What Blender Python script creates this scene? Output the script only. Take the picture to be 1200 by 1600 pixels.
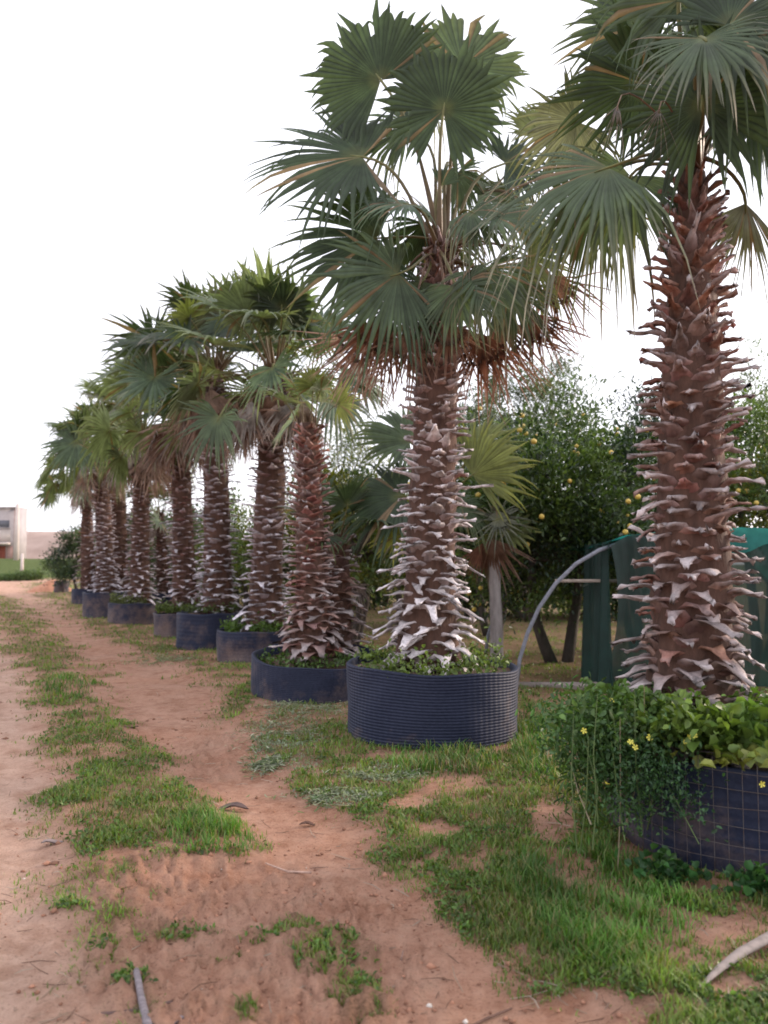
import bpy, math, random
import numpy as np
from mathutils import Vector
PI = math.pi
R_ = math.radians
for o in list(bpy.data.objects):
    bpy.data.objects.remove(o)
scene = bpy.context.scene
COL = scene.collection

# ------------------------------------------------------------------ camera
CAM_H, FPX, PITCH = 1.55, 1250.0, math.atan(80 / 1250.0)
cam = bpy.data.cameras.new('camera')
cam_o = bpy.data.objects.new('camera', cam)
COL.objects.link(cam_o)
cam_o.location = (0, 0, CAM_H)
cam_o.rotation_euler = (PI / 2 + PITCH, 0, 0)
cam.sensor_fit = 'VERTICAL'
cam.sensor_height = 24
cam.lens = 24 * FPX / 1600
cam.clip_start = 0.05
cam.clip_end = 2000
cam.dof.use_dof = True
cam.dof.focus_distance = 5.5
cam.dof.aperture_fstop = 1.3
scene.camera = cam_o

# ------------------------------------------------------------------ sky, sun, exposure
SUN_EL, SUN_AZ = R_(17), R_(62)          # azimuth from +Y towards +X
world = bpy.data.worlds.new("World")
scene.world = world
world.use_nodes = True
wn, wl = world.node_tree.nodes, world.node_tree.links
wn.clear()
sky = wn.new('ShaderNodeTexSky')
sky.sky_type = 'NISHITA'
sky.sun_disc = False
sky.sun_elevation = SUN_EL
sky.sun_rotation = SUN_AZ
sky.dust_density = 3.0
mixc = wn.new('ShaderNodeMix')
mixc.data_type = 'RGBA'
mixc.inputs[0].default_value = 0.8
mixc.inputs[7].default_value = (8.6, 8.5, 9.2, 1)     # thin bright cloud over the whole sky
bg = wn.new('ShaderNodeBackground')
bg.inputs[1].default_value = 0.1
wo = wn.new('ShaderNodeOutputWorld')
wl.new(sky.outputs[0], mixc.inputs[6])
wl.new(mixc.outputs[2], bg.inputs[0])
wl.new(bg.outputs[0], wo.inputs[0])
sun = bpy.data.lights.new('sun', 'SUN')
sun.energy = 1.9
sun.angle = R_(14)
sun.color = (1.0, 0.82, 0.68)
sun_o = bpy.data.objects.new('sun', sun)
COL.objects.link(sun_o)
sd = Vector((math.sin(SUN_AZ) * math.cos(SUN_EL), math.cos(SUN_AZ) * math.cos(SUN_EL), math.sin(SUN_EL)))
sun_o.rotation_euler = (-sd).to_track_quat('-Z', 'Y').to_euler()
scene.view_settings.view_transform = 'Standard'
scene.view_settings.look = 'None'
scene.view_settings.exposure = 1.2
scene.view_settings.gamma = 1
scene.cycles.max_bounces = 6
scene.cycles.transparent_max_bounces = 12
scene.cycles.pixel_filter_type = 'GAUSSIAN'
scene.cycles.filter_width = 2.0

# ------------------------------------------------------------------ helpers
CP, SP = math.cos(PITCH), math.sin(PITCH)

def P(px, py, Y):
    """world point seen at photo pixel (px, py), at distance Y in front of the camera"""
    a, b = (px - 600) / FPX, (800 - py) / FPX
    dy, dz = CP - b * SP, SP + b * CP
    s = Y / dy
    return np.array([a * s, Y, CAM_H + dz * s])

def G(px, py):
    a, b = (px - 600) / FPX, (800 - py) / FPX
    dy, dz = CP - b * SP, SP + b * CP
    s = -CAM_H / dz
    return a * s, dy * s

def unproj(x, y, z=0.0):
    """photo pixel of a ground point, arrays; used to lay the ground plan out"""
    dz = z - CAM_H
    f = y * CP + dz * SP
    u = -y * SP + dz * CP
    f = np.maximum(f, 0.05)
    return 600 + FPX * x / f, 800 - FPX * u / f

def nrm(v):
    v = np.asarray(v, float)
    return v / (np.linalg.norm(v) + 1e-9)

def sstep(a, b, x):
    t = np.clip((x - a) / (b - a), 0, 1)
    return t * t * (3 - 2 * t)

def vnoise(x, y, seed=0):
    xi, yi = np.floor(x).astype(np.int64), np.floor(y).astype(np.int64)
    xf, yf = x - xi, y - yi
    def h(a, b):
        n = (a * 374761393 + b * 668265263 + seed * 974634777) & 0xFFFFFFFF
        n = ((n ^ (n >> 13)) * 1274126177) & 0xFFFFFFFF
        return ((n ^ (n >> 16)) & 0xFFFF) / 65535.0
    u, v = xf * xf * (3 - 2 * xf), yf * yf * (3 - 2 * yf)
    return (h(xi, yi) * (1 - u) + h(xi + 1, yi) * u) * (1 - v) + (h(xi, yi + 1) * (1 - u) + h(xi + 1, yi + 1) * u) * v

def fbm(x, y, oct=4, seed=0):
    s, a, t = 0.0, 1.0, 0.0
    for i in range(oct):
        s = s + a * vnoise(x * 2 ** i, y * 2 ** i, seed + i * 17)
        t += a
        a *= 0.5
    return s / t

def build(name, V, F, mat, parent=None, col=None, smooth=False):
    """V (n,3); F list of int arrays (m,3) or (m,4); col (n,3)"""
    V = np.asarray(V, np.float32).reshape(-1, 3)
    F = [np.asarray(f, np.int32) for f in F if len(f)]
    me = bpy.data.meshes.new(name)
    me.vertices.add(len(V))
    me.vertices.foreach_set('co', V.ravel())
    idx = np.concatenate([f.ravel() for f in F])
    tot = np.concatenate([np.full(len(f), f.shape[1], np.int32) for f in F])
    st = np.concatenate([[0], np.cumsum(tot)[:-1]]).astype(np.int32)
    me.loops.add(len(idx))
    me.loops.foreach_set('vertex_index', idx)
    me.polygons.add(len(tot))
    me.polygons.foreach_set('loop_start', st)
    me.polygons.foreach_set('loop_total', tot)
    if smooth:
        me.polygons.foreach_set('use_smooth', np.ones(len(tot), bool))
    me.update(calc_edges=True)
    me.validate()
    if col is not None:
        at = me.color_attributes.new('Col', 'FLOAT_COLOR', 'POINT')
        c = np.ones((len(V), 4), np.float32)
        c[:, :3] = col
        at.data.foreach_set('color', c.ravel())
    me.materials.append(mat)
    o = bpy.data.objects.new(name, me)
    COL.objects.link(o)
    if parent is not None:
        o.parent = parent
        o.matrix_parent_inverse.identity()
        o.location = tuple(-np.array(parent_world(parent)))
    return o

def parent_world(p):
    v = Vector((0, 0, 0))
    while p is not None:
        v += p.location
        p = p.parent
    return v

def tag(o, label=None, cat=None, group=None, kind=None):
    if label: o['label'] = label
    if cat: o['category'] = cat
    if group: o['group'] = group
    if kind: o['kind'] = kind
    return o

def empty(name, loc, label, cat, group=None):
    o = bpy.data.objects.new(name, None)
    o.empty_display_size = 0.1
    COL.objects.link(o)
    o.location = tuple(loc)
    return tag(o, label, cat, group)

class MB:
    def __init__(s):
        s.V, s.C, s.Q, s.T, s.n = [], [], [], [], 0
    def add(s, V, quads=None, tris=None, col=(1, 1, 1)):
        V = np.asarray(V, float).reshape(-1, 3)
        s.V.append(V)
        c = np.asarray(col, float)
        s.C.append(np.broadcast_to(c, V.shape) if c.ndim == 1 else c.reshape(-1, 3))
        if quads is not None and len(quads): s.Q.append(np.asarray(quads, int) + s.n)
        if tris is not None and len(tris): s.T.append(np.asarray(tris, int) + s.n)
        s.n += len(V)
    def tube(s, pts, rad, k=6, col=(1, 1, 1), flat=1.0, cap=True, jit=0.0, rng=None):
        pts = np.asarray(pts, float)
        n = len(pts)
        rad = np.broadcast_to(np.asarray(rad, float), (n,))
        tg = np.gradient(pts, axis=0)
        tg /= np.linalg.norm(tg, axis=1, keepdims=True) + 1e-9
        ref = np.array([0, 0, 1.0]) if abs(tg[0][2]) < .9 else np.array([0, 1.0, 0])
        V = []
        a = nrm(np.cross(ref, tg[0]))
        for i in range(n):
            a = nrm(a - tg[i] * a.dot(tg[i]))
            b = np.cross(tg[i], a)
            for j in range(k):
                t = 2 * PI * j / k
                r = rad[i] * (1 + (rng.normal() * jit if rng is not None else 0))
                V.append(pts[i] + r * (math.cos(t) * a + math.sin(t) * b * flat))
        Q = [(i * k + j, i * k + (j + 1) % k, (i + 1) * k + (j + 1) % k, (i + 1) * k + j) for i in range(n - 1) for j in range(k)]
        T = []
        if cap:
            V += [pts[0], pts[-1]]
            T = [(n * k, (j + 1) % k, j) for j in range(k)] + [(n * k + 1, (n - 1) * k + j, (n - 1) * k + (j + 1) % k) for j in range(k)]
        c = np.asarray(col, float)
        if c.ndim == 2:
            cc = np.repeat(c, k, axis=0)
            if cap: cc = np.vstack([cc, c[0], c[-1]])
            c = cc
        s.add(V, Q, T, c)
    def box(s, a, b, col=(1, 1, 1)):
        (x0, y0, z0), (x1, y1, z1) = a, b
        V = [(x0, y0, z0), (x1, y0, z0), (x1, y1, z0), (x0, y1, z0), (x0, y0, z1), (x1, y0, z1), (x1, y1, z1), (x0, y1, z1)]
        s.add(V, [(0, 3, 2, 1), (4, 5, 6, 7), (0, 1, 5, 4), (1, 2, 6, 5), (2, 3, 7, 6), (3, 0, 4, 7)], col=col)
    def build(s, name, mat, parent=None, smooth=False):
        F = []
        if s.Q: F.append(np.vstack(s.Q))
        if s.T: F.append(np.vstack(s.T))
        return build(name, np.vstack(s.V), F, mat, parent, np.vstack(s.C), smooth)

# ------------------------------------------------------------------ materials
def mat_new(name):
    m = bpy.data.materials.new(name)
    m.use_nodes = True
    nt = m.node_tree
    nt.nodes.clear()
    out = nt.nodes.new('ShaderNodeOutputMaterial')
    b = nt.nodes.new('ShaderNodeBsdfPrincipled')
    nt.links.new(b.outputs[0], out.inputs[0])
    return m, nt, b, out

def noise_node(nt, scale, detail=4, rough=.6, vec=None):
    n = nt.nodes.new('ShaderNodeTexNoise')
    n.inputs['Scale'].default_value = scale
    n.inputs['Detail'].default_value = detail
    n.inputs['Roughness'].default_value = rough
    if vec is not None: nt.links.new(vec, n.inputs['Vector'])
    return n

def ramp(nt, src, stops):
    r = nt.nodes.new('ShaderNodeValToRGB')
    while len(r.color_ramp.elements) < len(stops): r.color_ramp.elements.new(.5)
    for e, (p, c) in zip(r.color_ramp.elements, stops):
        e.position = p
        e.color = (*c, 1) if len(c) == 3 else c
    nt.links.new(src, r.inputs[0])
    return r

def mixrgb(nt, a, b, fac, mode='MIX'):
    m = nt.nodes.new('ShaderNodeMix')
    m.data_type = 'RGBA'
    m.blend_type = mode
    for s, v in ((m.inputs[6], a), (m.inputs[7], b), (m.inputs[0], fac)):
        if isinstance(v, (int, float)): s.default_value = v
        elif isinstance(v, tuple): s.default_value = (*v, 1)
        else: nt.links.new(v, s)
    return m.outputs[2]

def bump(nt, b, h, strength=.5, dist=.01):
    bn = nt.nodes.new('ShaderNodeBump')
    bn.inputs['Strength'].default_value = strength
    bn.inputs['Distance'].default_value = dist
    nt.links.new(h, bn.inputs['Height'])
    nt.links.new(bn.outputs[0], b.inputs['Normal'])

def mat_leaf(name, rough=.5, trans=.35, warm=(1.3, 1.5, .55), nscale=9, spec=.5):
    """vertex colour times mottling, light passing through the blade"""
    m, nt, b, out = mat_new(name)
    at = nt.nodes.new('ShaderNodeAttribute'); at.attribute_name = 'Col'
    geo = nt.nodes.new('ShaderNodeTexCoord')
    n = noise_node(nt, nscale, 3, .6, geo.outputs['Object'])
    r = ramp(nt, n.outputs[0], [(.3, (.7, .7, .7)), (.7, (1.3, 1.3, 1.3))])
    c = mixrgb(nt, at.outputs['Color'], r.outputs[0], 1.0, 'MULTIPLY')
    nt.links.new(c, b.inputs['Base Color'])
    b.inputs['Roughness'].default_value = rough
    b.inputs['Specular IOR Level'].default_value = spec
    tr = nt.nodes.new('ShaderNodeBsdfTranslucent')
    c2 = mixrgb(nt, c, warm, 1.0, 'MULTIPLY')
    nt.links.new(c2, tr.inputs[0])
    ms = nt.nodes.new('ShaderNodeMixShader'); ms.inputs[0].default_value = trans
    nt.links.new(b.outputs[0], ms.inputs[1]); nt.links.new(tr.outputs[0], ms.inputs[2])
    nt.links.new(ms.outputs[0], out.inputs[0])
    return m

def mat_vcol(name, rough=.8, nscale=14, lo=.6, hi=1.35, bs=.6, bd=.008, stretch=None, spec=.3):
    m, nt, b, out = mat_new(name)
    at = nt.nodes.new('ShaderNodeAttribute'); at.attribute_name = 'Col'
    tc = nt.nodes.new('ShaderNodeTexCoord')
    mp = nt.nodes.new('ShaderNodeMapping')
    if stretch: mp.inputs['Scale'].default_value = stretch
    nt.links.new(tc.outputs['Object'], mp.inputs[0])
    n = noise_node(nt, nscale, 5, .65, mp.outputs[0])
    r = ramp(nt, n.outputs[0], [(.28, (lo, lo, lo)), (.72, (hi, hi, hi))])
    nt.links.new(mixrgb(nt, at.outputs['Color'], r.outputs[0], 1.0, 'MULTIPLY'), b.inputs['Base Color'])
    b.inputs['Roughness'].default_value = rough
    b.inputs['Specular IOR Level'].default_value = spec
    n2 = noise_node(nt, nscale * 3, 4, .6, mp.outputs[0])
    bump(nt, b, n2.outputs[0], bs, bd)
    return m

M_frond = mat_leaf('palm_frond', .5, .34, (1.35, 1.4, .6), 6, .3)
M_dead = mat_leaf('dry_frond', .8, .25, (1.2, 1.0, .8), 8, .2)
M_petiole = mat_vcol('petiole', .5, 10, .75, 1.25, .3, .004)
M_trunk = mat_vcol('palm_trunk', .85, 16, .5, 1.5, .9, .012, (1, 1, .35))
M_leaf = mat_leaf('citrus_leaf', .35, .3, (1.4, 1.5, .5), 3, .6)
M_grass = mat_leaf('grass_blade', .5, .35, (1.3, 1.4, .5), 2, .4)
M_weed = mat_leaf('weed_leaf', .5, .3, (1.3, 1.4, .5), 12, .4)
M_bark = mat_vcol('bark', .9, 9, .5, 1.4, 1.0, .02, (1, 1, .3))
M_plain = mat_vcol('plain_dull', .8, 20, .7, 1.25, .4, .004)
M_wood = mat_vcol('weathered_wood', .85, 12, .6, 1.35, .7, .006, (1, 6, 6))
M_fruit = mat_vcol('fruit_skin', .4, 30, .85, 1.1, .3, .002, None, .5)

def mat_pot():
    m, nt, b, out = mat_new('pot_plastic')
    at = nt.nodes.new('ShaderNodeAttribute'); at.attribute_name = 'Col'
    tc = nt.nodes.new('ShaderNodeTexCoord')
    n = noise_node(nt, 3.2, 6, .7, tc.outputs['Object'])
    n2 = noise_node(nt, 40, 4, .7, tc.outputs['Object'])
    sep = nt.nodes.new('ShaderNodeSeparateColor'); nt.links.new(at.outputs['Color'], sep.inputs[0])
    # Col.r carries the soil splashed up the wall
    ma = nt.nodes.new('ShaderNodeMath'); ma.operation = 'MULTIPLY_ADD'
    nt.links.new(n.outputs[0], ma.inputs[0]); ma.inputs[1].default_value = 1.1
    nt.links.new(sep.outputs[0], ma.inputs[2])
    d = ramp(nt, ma.outputs[0], [(.66, (0, 0, 0)), (1.1, (.8, .8, .8))])
    base = ramp(nt, n2.outputs[0], [(.3, (.010, .014, .034)), (.7, (.022, .028, .056))])
    dirt = ramp(nt, n2.outputs[0], [(.3, (.11, .075, .065)), (.7, (.2, .14, .12))])
    nt.links.new(mixrgb(nt, base.outputs[0], dirt.outputs[0], d.outputs[0]), b.inputs['Base Color'])
    b.inputs['Roughness'].default_value = .62
    b.inputs['Specular IOR Level'].default_value = .25
    bump(nt, b, n2.outputs[0], .25, .003)
    return m
M_pot = mat_pot()

def mat_metal():
    m, nt, b, out = mat_new('galvanised_wire')
    b.inputs['Base Color'].default_value = (.32, .29, .28, 1)
    b.inputs['Roughness'].default_value = .6
    b.inputs['Metallic'].default_value = .4
    tc = nt.nodes.new('ShaderNodeTexCoord')
    n = noise_node(nt, 30, 3, .6, tc.outputs['Object'])
    r = ramp(nt, n.outputs[0], [(.4, (.15, .135, .135)), (.65, (.12, .08, .065))])
    nt.links.new(r.outputs[0], b.inputs['Base Color'])
    return m
M_wire = mat_metal()

def mat_ground():
    m, nt, b, out = mat_new('red_earth')
    at = nt.nodes.new('ShaderNodeAttribute'); at.attribute_name = 'Col'
    sep = nt.nodes.new('ShaderNodeSeparateColor'); nt.links.new(at.outputs['Color'], sep.inputs[0])
    tc = nt.nodes.new('ShaderNodeTexCoord')
    v = tc.outputs['Object']
    n1 = noise_node(nt, 1.1, 6, .62, v)
    n2 = noise_node(nt, 9, 6, .7, v)
    n3 = noise_node(nt, 70, 5, .75, v)
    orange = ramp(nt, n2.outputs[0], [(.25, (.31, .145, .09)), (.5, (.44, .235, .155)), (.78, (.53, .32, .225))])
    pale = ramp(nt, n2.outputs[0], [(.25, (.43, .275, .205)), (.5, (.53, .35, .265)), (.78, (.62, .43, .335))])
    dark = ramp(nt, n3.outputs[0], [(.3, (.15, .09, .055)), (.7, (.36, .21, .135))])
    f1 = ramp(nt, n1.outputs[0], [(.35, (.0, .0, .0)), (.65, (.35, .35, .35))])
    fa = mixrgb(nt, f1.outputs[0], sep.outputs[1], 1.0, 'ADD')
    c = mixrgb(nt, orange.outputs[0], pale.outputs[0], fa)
    fg = nt.nodes.new('ShaderNodeMath'); fg.operation = 'MULTIPLY_ADD'
    nt.links.new(n2.outputs[0], fg.inputs[0]); fg.inputs[1].default_value = .9
    nt.links.new(sep.outputs[0], fg.inputs[2])
    fr = ramp(nt, fg.outputs[0], [(.55, (0, 0, 0)), (1.1, (1, 1, 1))])
    c = mixrgb(nt, c, dark.outputs[0], fr.outputs[0])
    # far-off low green cover carried by Col.b
    green = ramp(nt, n2.outputs[0], [(.3, (.055, .085, .025)), (.7, (.13, .16, .05))])
    c = mixrgb(nt, c, green.outputs[0], sep.outputs[2])
    n5 = noise_node(nt, 3.1, 8, .75, v)
    blot = ramp(nt, n5.outputs[0], [(.34, (.66, .56, .5)), (.5, (1, 1, 1)), (.66, (1.08, 1.08, 1.1))])
    c = mixrgb(nt, c, blot.outputs[0], .8, 'MULTIPLY')
    sp = ramp(nt, n3.outputs[0], [(.32, (.45, .42, .4)), (.46, (1, 1, 1)), (.62, (1.0, 1.0, 1.0)), (.72, (1.35, 1.32, 1.3))])
    c = mixrgb(nt, c, sp.outputs[0], .8, 'MULTIPLY')
    nt.links.new(c, b.inputs['Base Color'])
    b.inputs['Roughness'].default_value = .95
    b.inputs['Specular IOR Level'].default_value = .15
    ad = nt.nodes.new('ShaderNodeMath'); ad.operation = 'MULTIPLY_ADD'
    nt.links.new(n3.outputs[0], ad.inputs[0]); ad.inputs[1].default_value = .5
    nt.links.new(n2.outputs[0], ad.inputs[2])
    bump(nt, b, ad.outputs[0], .9, .06)
    return m
M_ground = mat_ground()

def mat_soil():
    m, nt, b, out = mat_new('potting_soil')
    tc = nt.nodes.new('ShaderNodeTexCoord')
    n = noise_node(nt, 35, 6, .7, tc.outputs['Object'])
    r = ramp(nt, n.outputs[0], [(.3, (.05, .03, .02)), (.7, (.17, .10, .07))])
    nt.links.new(r.outputs[0], b.inputs['Base Color'])
    b.inputs['Roughness'].default_value = .95
    bump(nt, b, n.outputs[0], .8, .02)
    return m
M_soil = mat_soil()

def mat_net():
    m, nt, b, out = mat_new('shade_net')
    tc = nt.nodes.new('ShaderNodeTexCoord')
    n = noise_node(nt, 5, 4, .6, tc.outputs['Object'])
    r = ramp(nt, n.outputs[0], [(.3, (.003, .014, .012)), (.7, (.006, .030, .025))])
    nt.links.new(r.outputs[0], b.inputs['Base Color'])
    b.inputs['Roughness'].default_value = .6
    tl = nt.nodes.new('ShaderNodeBsdfTranslucent'); tl.inputs[0].default_value = (.02, .26, .22, 1)
    tp = nt.nodes.new('ShaderNodeBsdfTransparent')
    m1 = nt.nodes.new('ShaderNodeMixShader'); m1.inputs[0].default_value = .07
    m2 = nt.nodes.new('ShaderNodeMixShader'); m2.inputs[0].default_value = .1
    nt.links.new(b.outputs[0], m1.inputs[1]); nt.links.new(tl.outputs[0], m1.inputs[2])
    nt.links.new(m1.outputs[0], m2.inputs[1]); nt.links.new(tp.outputs[0], m2.inputs[2])
    nt.links.new(m2.outputs[0], out.inputs[0])
    return m
M_net = mat_net()

def mat_wallpaint(name, ca, cb, scale=1.2):
    m, nt, b, out = mat_new(name)
    tc = nt.nodes.new('ShaderNodeTexCoord')
    n = noise_node(nt, scale, 6, .7, tc.outputs['Object'])
    r = ramp(nt, n.outputs[0], [(.3, ca), (.7, cb)])
    nt.links.new(r.outputs[0], b.inputs['Base Color'])
    b.inputs['Roughness'].default_value = .9
    bump(nt, b, n.outputs[0], .4, .02)
    return m

# ------------------------------------------------------------------ ground plan
def edge(tab):
    pts = sorted((G(px, py)[1], G(px, py)[0]) for py, px in tab)
    ys, xs = np.array([p[0] for p in pts]), np.array([p[1] for p in pts])
    return lambda y: np.interp(y, ys, xs)
strip_l = edge([(905, -260), (925, -80), (940, -40), (1000, 0), (1060, 45), (1100, 65), (1200, 80), (1300, 95), (1400, 100), (1600, 150)])
strip_r = edge([(905, -140), (925, -20), (940, 35), (1000, 105), (1060, 150), (1100, 180), (1200, 270), (1260, 330), (1315, 400), (1345, 400), (1352, 260), (1430, 230), (1445, 150), (1600, 150)])
verge_l = edge([(905, 30), (925, 60), (960, 100), (1000, 160), (1040, 260), (1080, 345), (1150, 365), (1200, 430), (1250, 520), (1300, 600), (1350, 660), (1400, 720), (1450, 790), (1500, 840), (1560, 950), (1600, 980)])
BLOBS = [(520, 1480, 85, 45, .75), (560, 1550, 60, 55, .7), (460, 1440, 40, 18, .8), (150, 1405, 50, 26, 1), (210, 1520, 40, 18, .8), (290, 1445, 60, 16, .6), (400, 1455, 40, 12, .7),
         (350, 1480, 30, 14, .5), (330, 1310, 80, 40, 1), (240, 1450, 50, 12, .6), (190, 1385, 60, 14, .6), (385, 1570, 20, 22, .7), (110, 1075, 50, 22, 1), (200, 1290, 80, 25, .5)]
BARE = [(865, 1290, 45, 45), (1120, 1392, 95, 16), (690, 1300, 40, 12), (330, 1345, 60, 10), (570, 1130, 30, 15), (640, 1255, 45, 14), (1150, 1545, 60, 22), (1010, 1335, 60, 30), (1130, 1460, 60, 12)]
PALE = [(440, 1150, 75, 45), (520, 1245, 80, 14), (450, 1195, 60, 14), (600, 1215, 60, 14), (480, 1110, 90, 22), (620, 1200, 40, 12), (250, 1030, 60, 9)]
LUSH = [(330, 1310, 80, 40), (960, 1440, 140, 90), (850, 1160, 60, 70), (690, 1190, 100, 30), (900, 1380, 120, 60), (110, 1075, 50, 22)]

def blobs_at(px, py, L):
    s = np.zeros_like(px)
    for b in L:
        w = b[4] if len(b) > 4 else 1
        s = np.maximum(s, w * (1 - sstep(.55, 1.15, np.hypot((px - b[0]) / b[2], (py - b[1]) / b[3]))))
    return s

POTS = []   # (x, y, r): filled below, kept clear of grass
def density(x, y):
    px, py = unproj(x, y)
    w = .12 + .02 * y
    wob = (fbm(x * 2.3, y * 2.3, 3, 5) - .5) * (.5 + .05 * y)
    st = sstep(-w, w, x + wob - strip_l(y)) * (1 - sstep(-w, w, x + wob - strip_r(y)))
    st = st * (1 - .0 * y)
    ve = sstep(-w, w, x + wob - verge_l(y))
    n = fbm(x * 3.1 + 7, y * 3.1, 4, 3)
    st = st * (.38 + .62 * sstep(.34, .5, n))
    ve = ve * (.35 + .65 * sstep(.36, .52, n))
    orch = sstep(1.6, 3.2, x - (verge_l(y) + 1.6 + .0 * y)) * sstep(7.5, 9.5, y)
    furrow = .5 + .5 * np.sin((x * .45 + y) * 2.4)
    ve = ve * (1 - orch * (.15 + .55 * furrow))
    front = y > 1.5
    d = np.maximum(st, ve)
    d = np.maximum(d, blobs_at(px, py, BLOBS) * sstep(.3, .5, n) * front)
    d = d * (1 - .85 * blobs_at(px, py, BARE) * front)
    out = sstep(60, 68, y)
    d = np.where(y > 60, d * (1 - out) + sstep(76, 80, y) * .8, d)
    return np.clip(d, 0, 1)

def height(x, y):
    h = (fbm(x * .6, y * .6, 3, 11) - .5) * .10 * sstep(3, 12, np.hypot(x, y)) + (fbm(x * 3, y * 3, 3, 21) - .5) * .035
    cl = np.clip(strip_r(y) + .02, -200, 200)
    path = sstep(-.25, .25, x - cl) * (1 - sstep(-.3, .3, x - verge_l(y)))
    left = 1 - sstep(-.3, .3, x - strip_l(y))
    h = h - .045 * path - .035 * left
    far = sstep(78, 92, y) * (1 - sstep(-34, -22, x))
    h = h + 2.1 * far
    h = h - .0
    return h

def make_ground():
    ang = np.concatenate([np.arange(-40, 40.01, .22), np.arange(43, 318, 3.0)])
    ang = np.radians(ang)
    rr = [0.7]
    while rr[-1] < 900: rr.append(rr[-1] * (1.013 if rr[-1] < 30 else 1.035))
    rr = np.array(rr)
    A, Rr = np.meshgrid(ang, rr)
    x, y = Rr * np.sin(A), Rr * np.cos(A)
    z = height(x, y)
    d = density(x, y)
    # clods: rough broken soil around the grass and where the strip ends
    px, py = unproj(x, y)
    rough = blobs_at(px, py, [(400, 1500, 330, 190), (250, 1400, 150, 80), (330, 1180, 60, 60)]) * (y > 1)
    cl = fbm(x * 16, y * 16, 3, 31)
    fade = 1 - sstep(6, 14, Rr)
    z = z + (np.abs(cl - .5) * .15 * rough + (fbm(x * 22, y * 22, 3, 8) - .5) * .02 * (.35 + d)) * fade
    z = z + d * .015
    leftp = (1 - sstep(-.3, .3, x - strip_l(y))) * (y > 0)
    pale = leftp * .75 + sstep(14, 40, y) * .45 * (1 - d) + .15 * rough * 0
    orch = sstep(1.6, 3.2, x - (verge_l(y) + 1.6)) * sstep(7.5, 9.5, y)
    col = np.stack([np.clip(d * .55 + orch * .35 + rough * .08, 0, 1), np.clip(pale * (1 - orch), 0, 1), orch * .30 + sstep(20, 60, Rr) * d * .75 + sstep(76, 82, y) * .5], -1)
    n, m = x.shape
    V = np.stack([x, y, z], -1).reshape(-1, 3)
    i = np.arange(n - 1)[:, None] * m
    j = np.arange(m)[None, :]
    j2 = (j + 1) % m
    q = np.stack([i + j, i + m + j, i + m + j2, i + j2], -1).reshape(-1, 4)[:, ::-1]
    V = np.vstack([V, [[0, 0, 0]]])
    t = np.stack([np.full(m, len(V) - 1), np.arange(m), (np.arange(m) + 1) % m], -1)[:, ::-1]
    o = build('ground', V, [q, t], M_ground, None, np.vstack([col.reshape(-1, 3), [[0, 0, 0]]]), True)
    tag(o, 'red earth track and nursery ground', kind='structure')
make_ground()

# ------------------------------------------------------------------ leaves scattered as clouds
def leaf_cloud(pos, size, rng, col, updir=None, spread=1.0, aspect=.45, fold=.25):
    """six-cornered folded leaves; pos (n,3), size (n,), col (n,3), updir: mean pointing direction (n,3)"""
    n = len(pos)
    d = rng.normal(size=(n, 3)) * spread
    if updir is not None: d = d + updir
    d /= np.linalg.norm(d, axis=1, keepdims=True) + 1e-9
    r = rng.normal(size=(n, 3)) * .6 + np.array([0, 0, 1.0])
    s = np.cross(d, r); s /= np.linalg.norm(s, axis=1, keepdims=True) + 1e-9
    nn = np.cross(s, d)
    L = np.asarray(size)[:, None]
    W = L * aspect
    b = pos
    V = np.stack([b, b + d * L * .3 + s * W * .42 + nn * W * fold, b + d * L * .68 + s * W * .4 + nn * W * fold, b + d * L - nn * L * .08,
                  b + d * L * .68 - s * W * .4 + nn * W * fold, b + d * L * .3 - s * W * .42 + nn * W * fold], 1)
    base = np.arange(n)[:, None] * 6
    Q = np.concatenate([base + np.array([[0, 1, 2, 3]]), base + np.array([[0, 3, 4, 5]])])
    C = np.repeat(col, 6, axis=0)
    return V.reshape(-1, 3), Q, C

# ------------------------------------------------------------------ palm fronds
GREENS = {'dark': (.034, .054, .028), 'mid': (.066, .096, .052), 'blue': (.075, .112, .070), 'olive': (.125, .145, .05), 'yellow': (.24, .24, .05),
          'silver': (.15, .19, .115), 'grey': (.14, .15, .11), 'brown': (.17, .10, .07), 'pink': (.34, .25, .21), 'rust': (.16, .075, .05), 'pale': (.27, .24, .22)}

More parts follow.
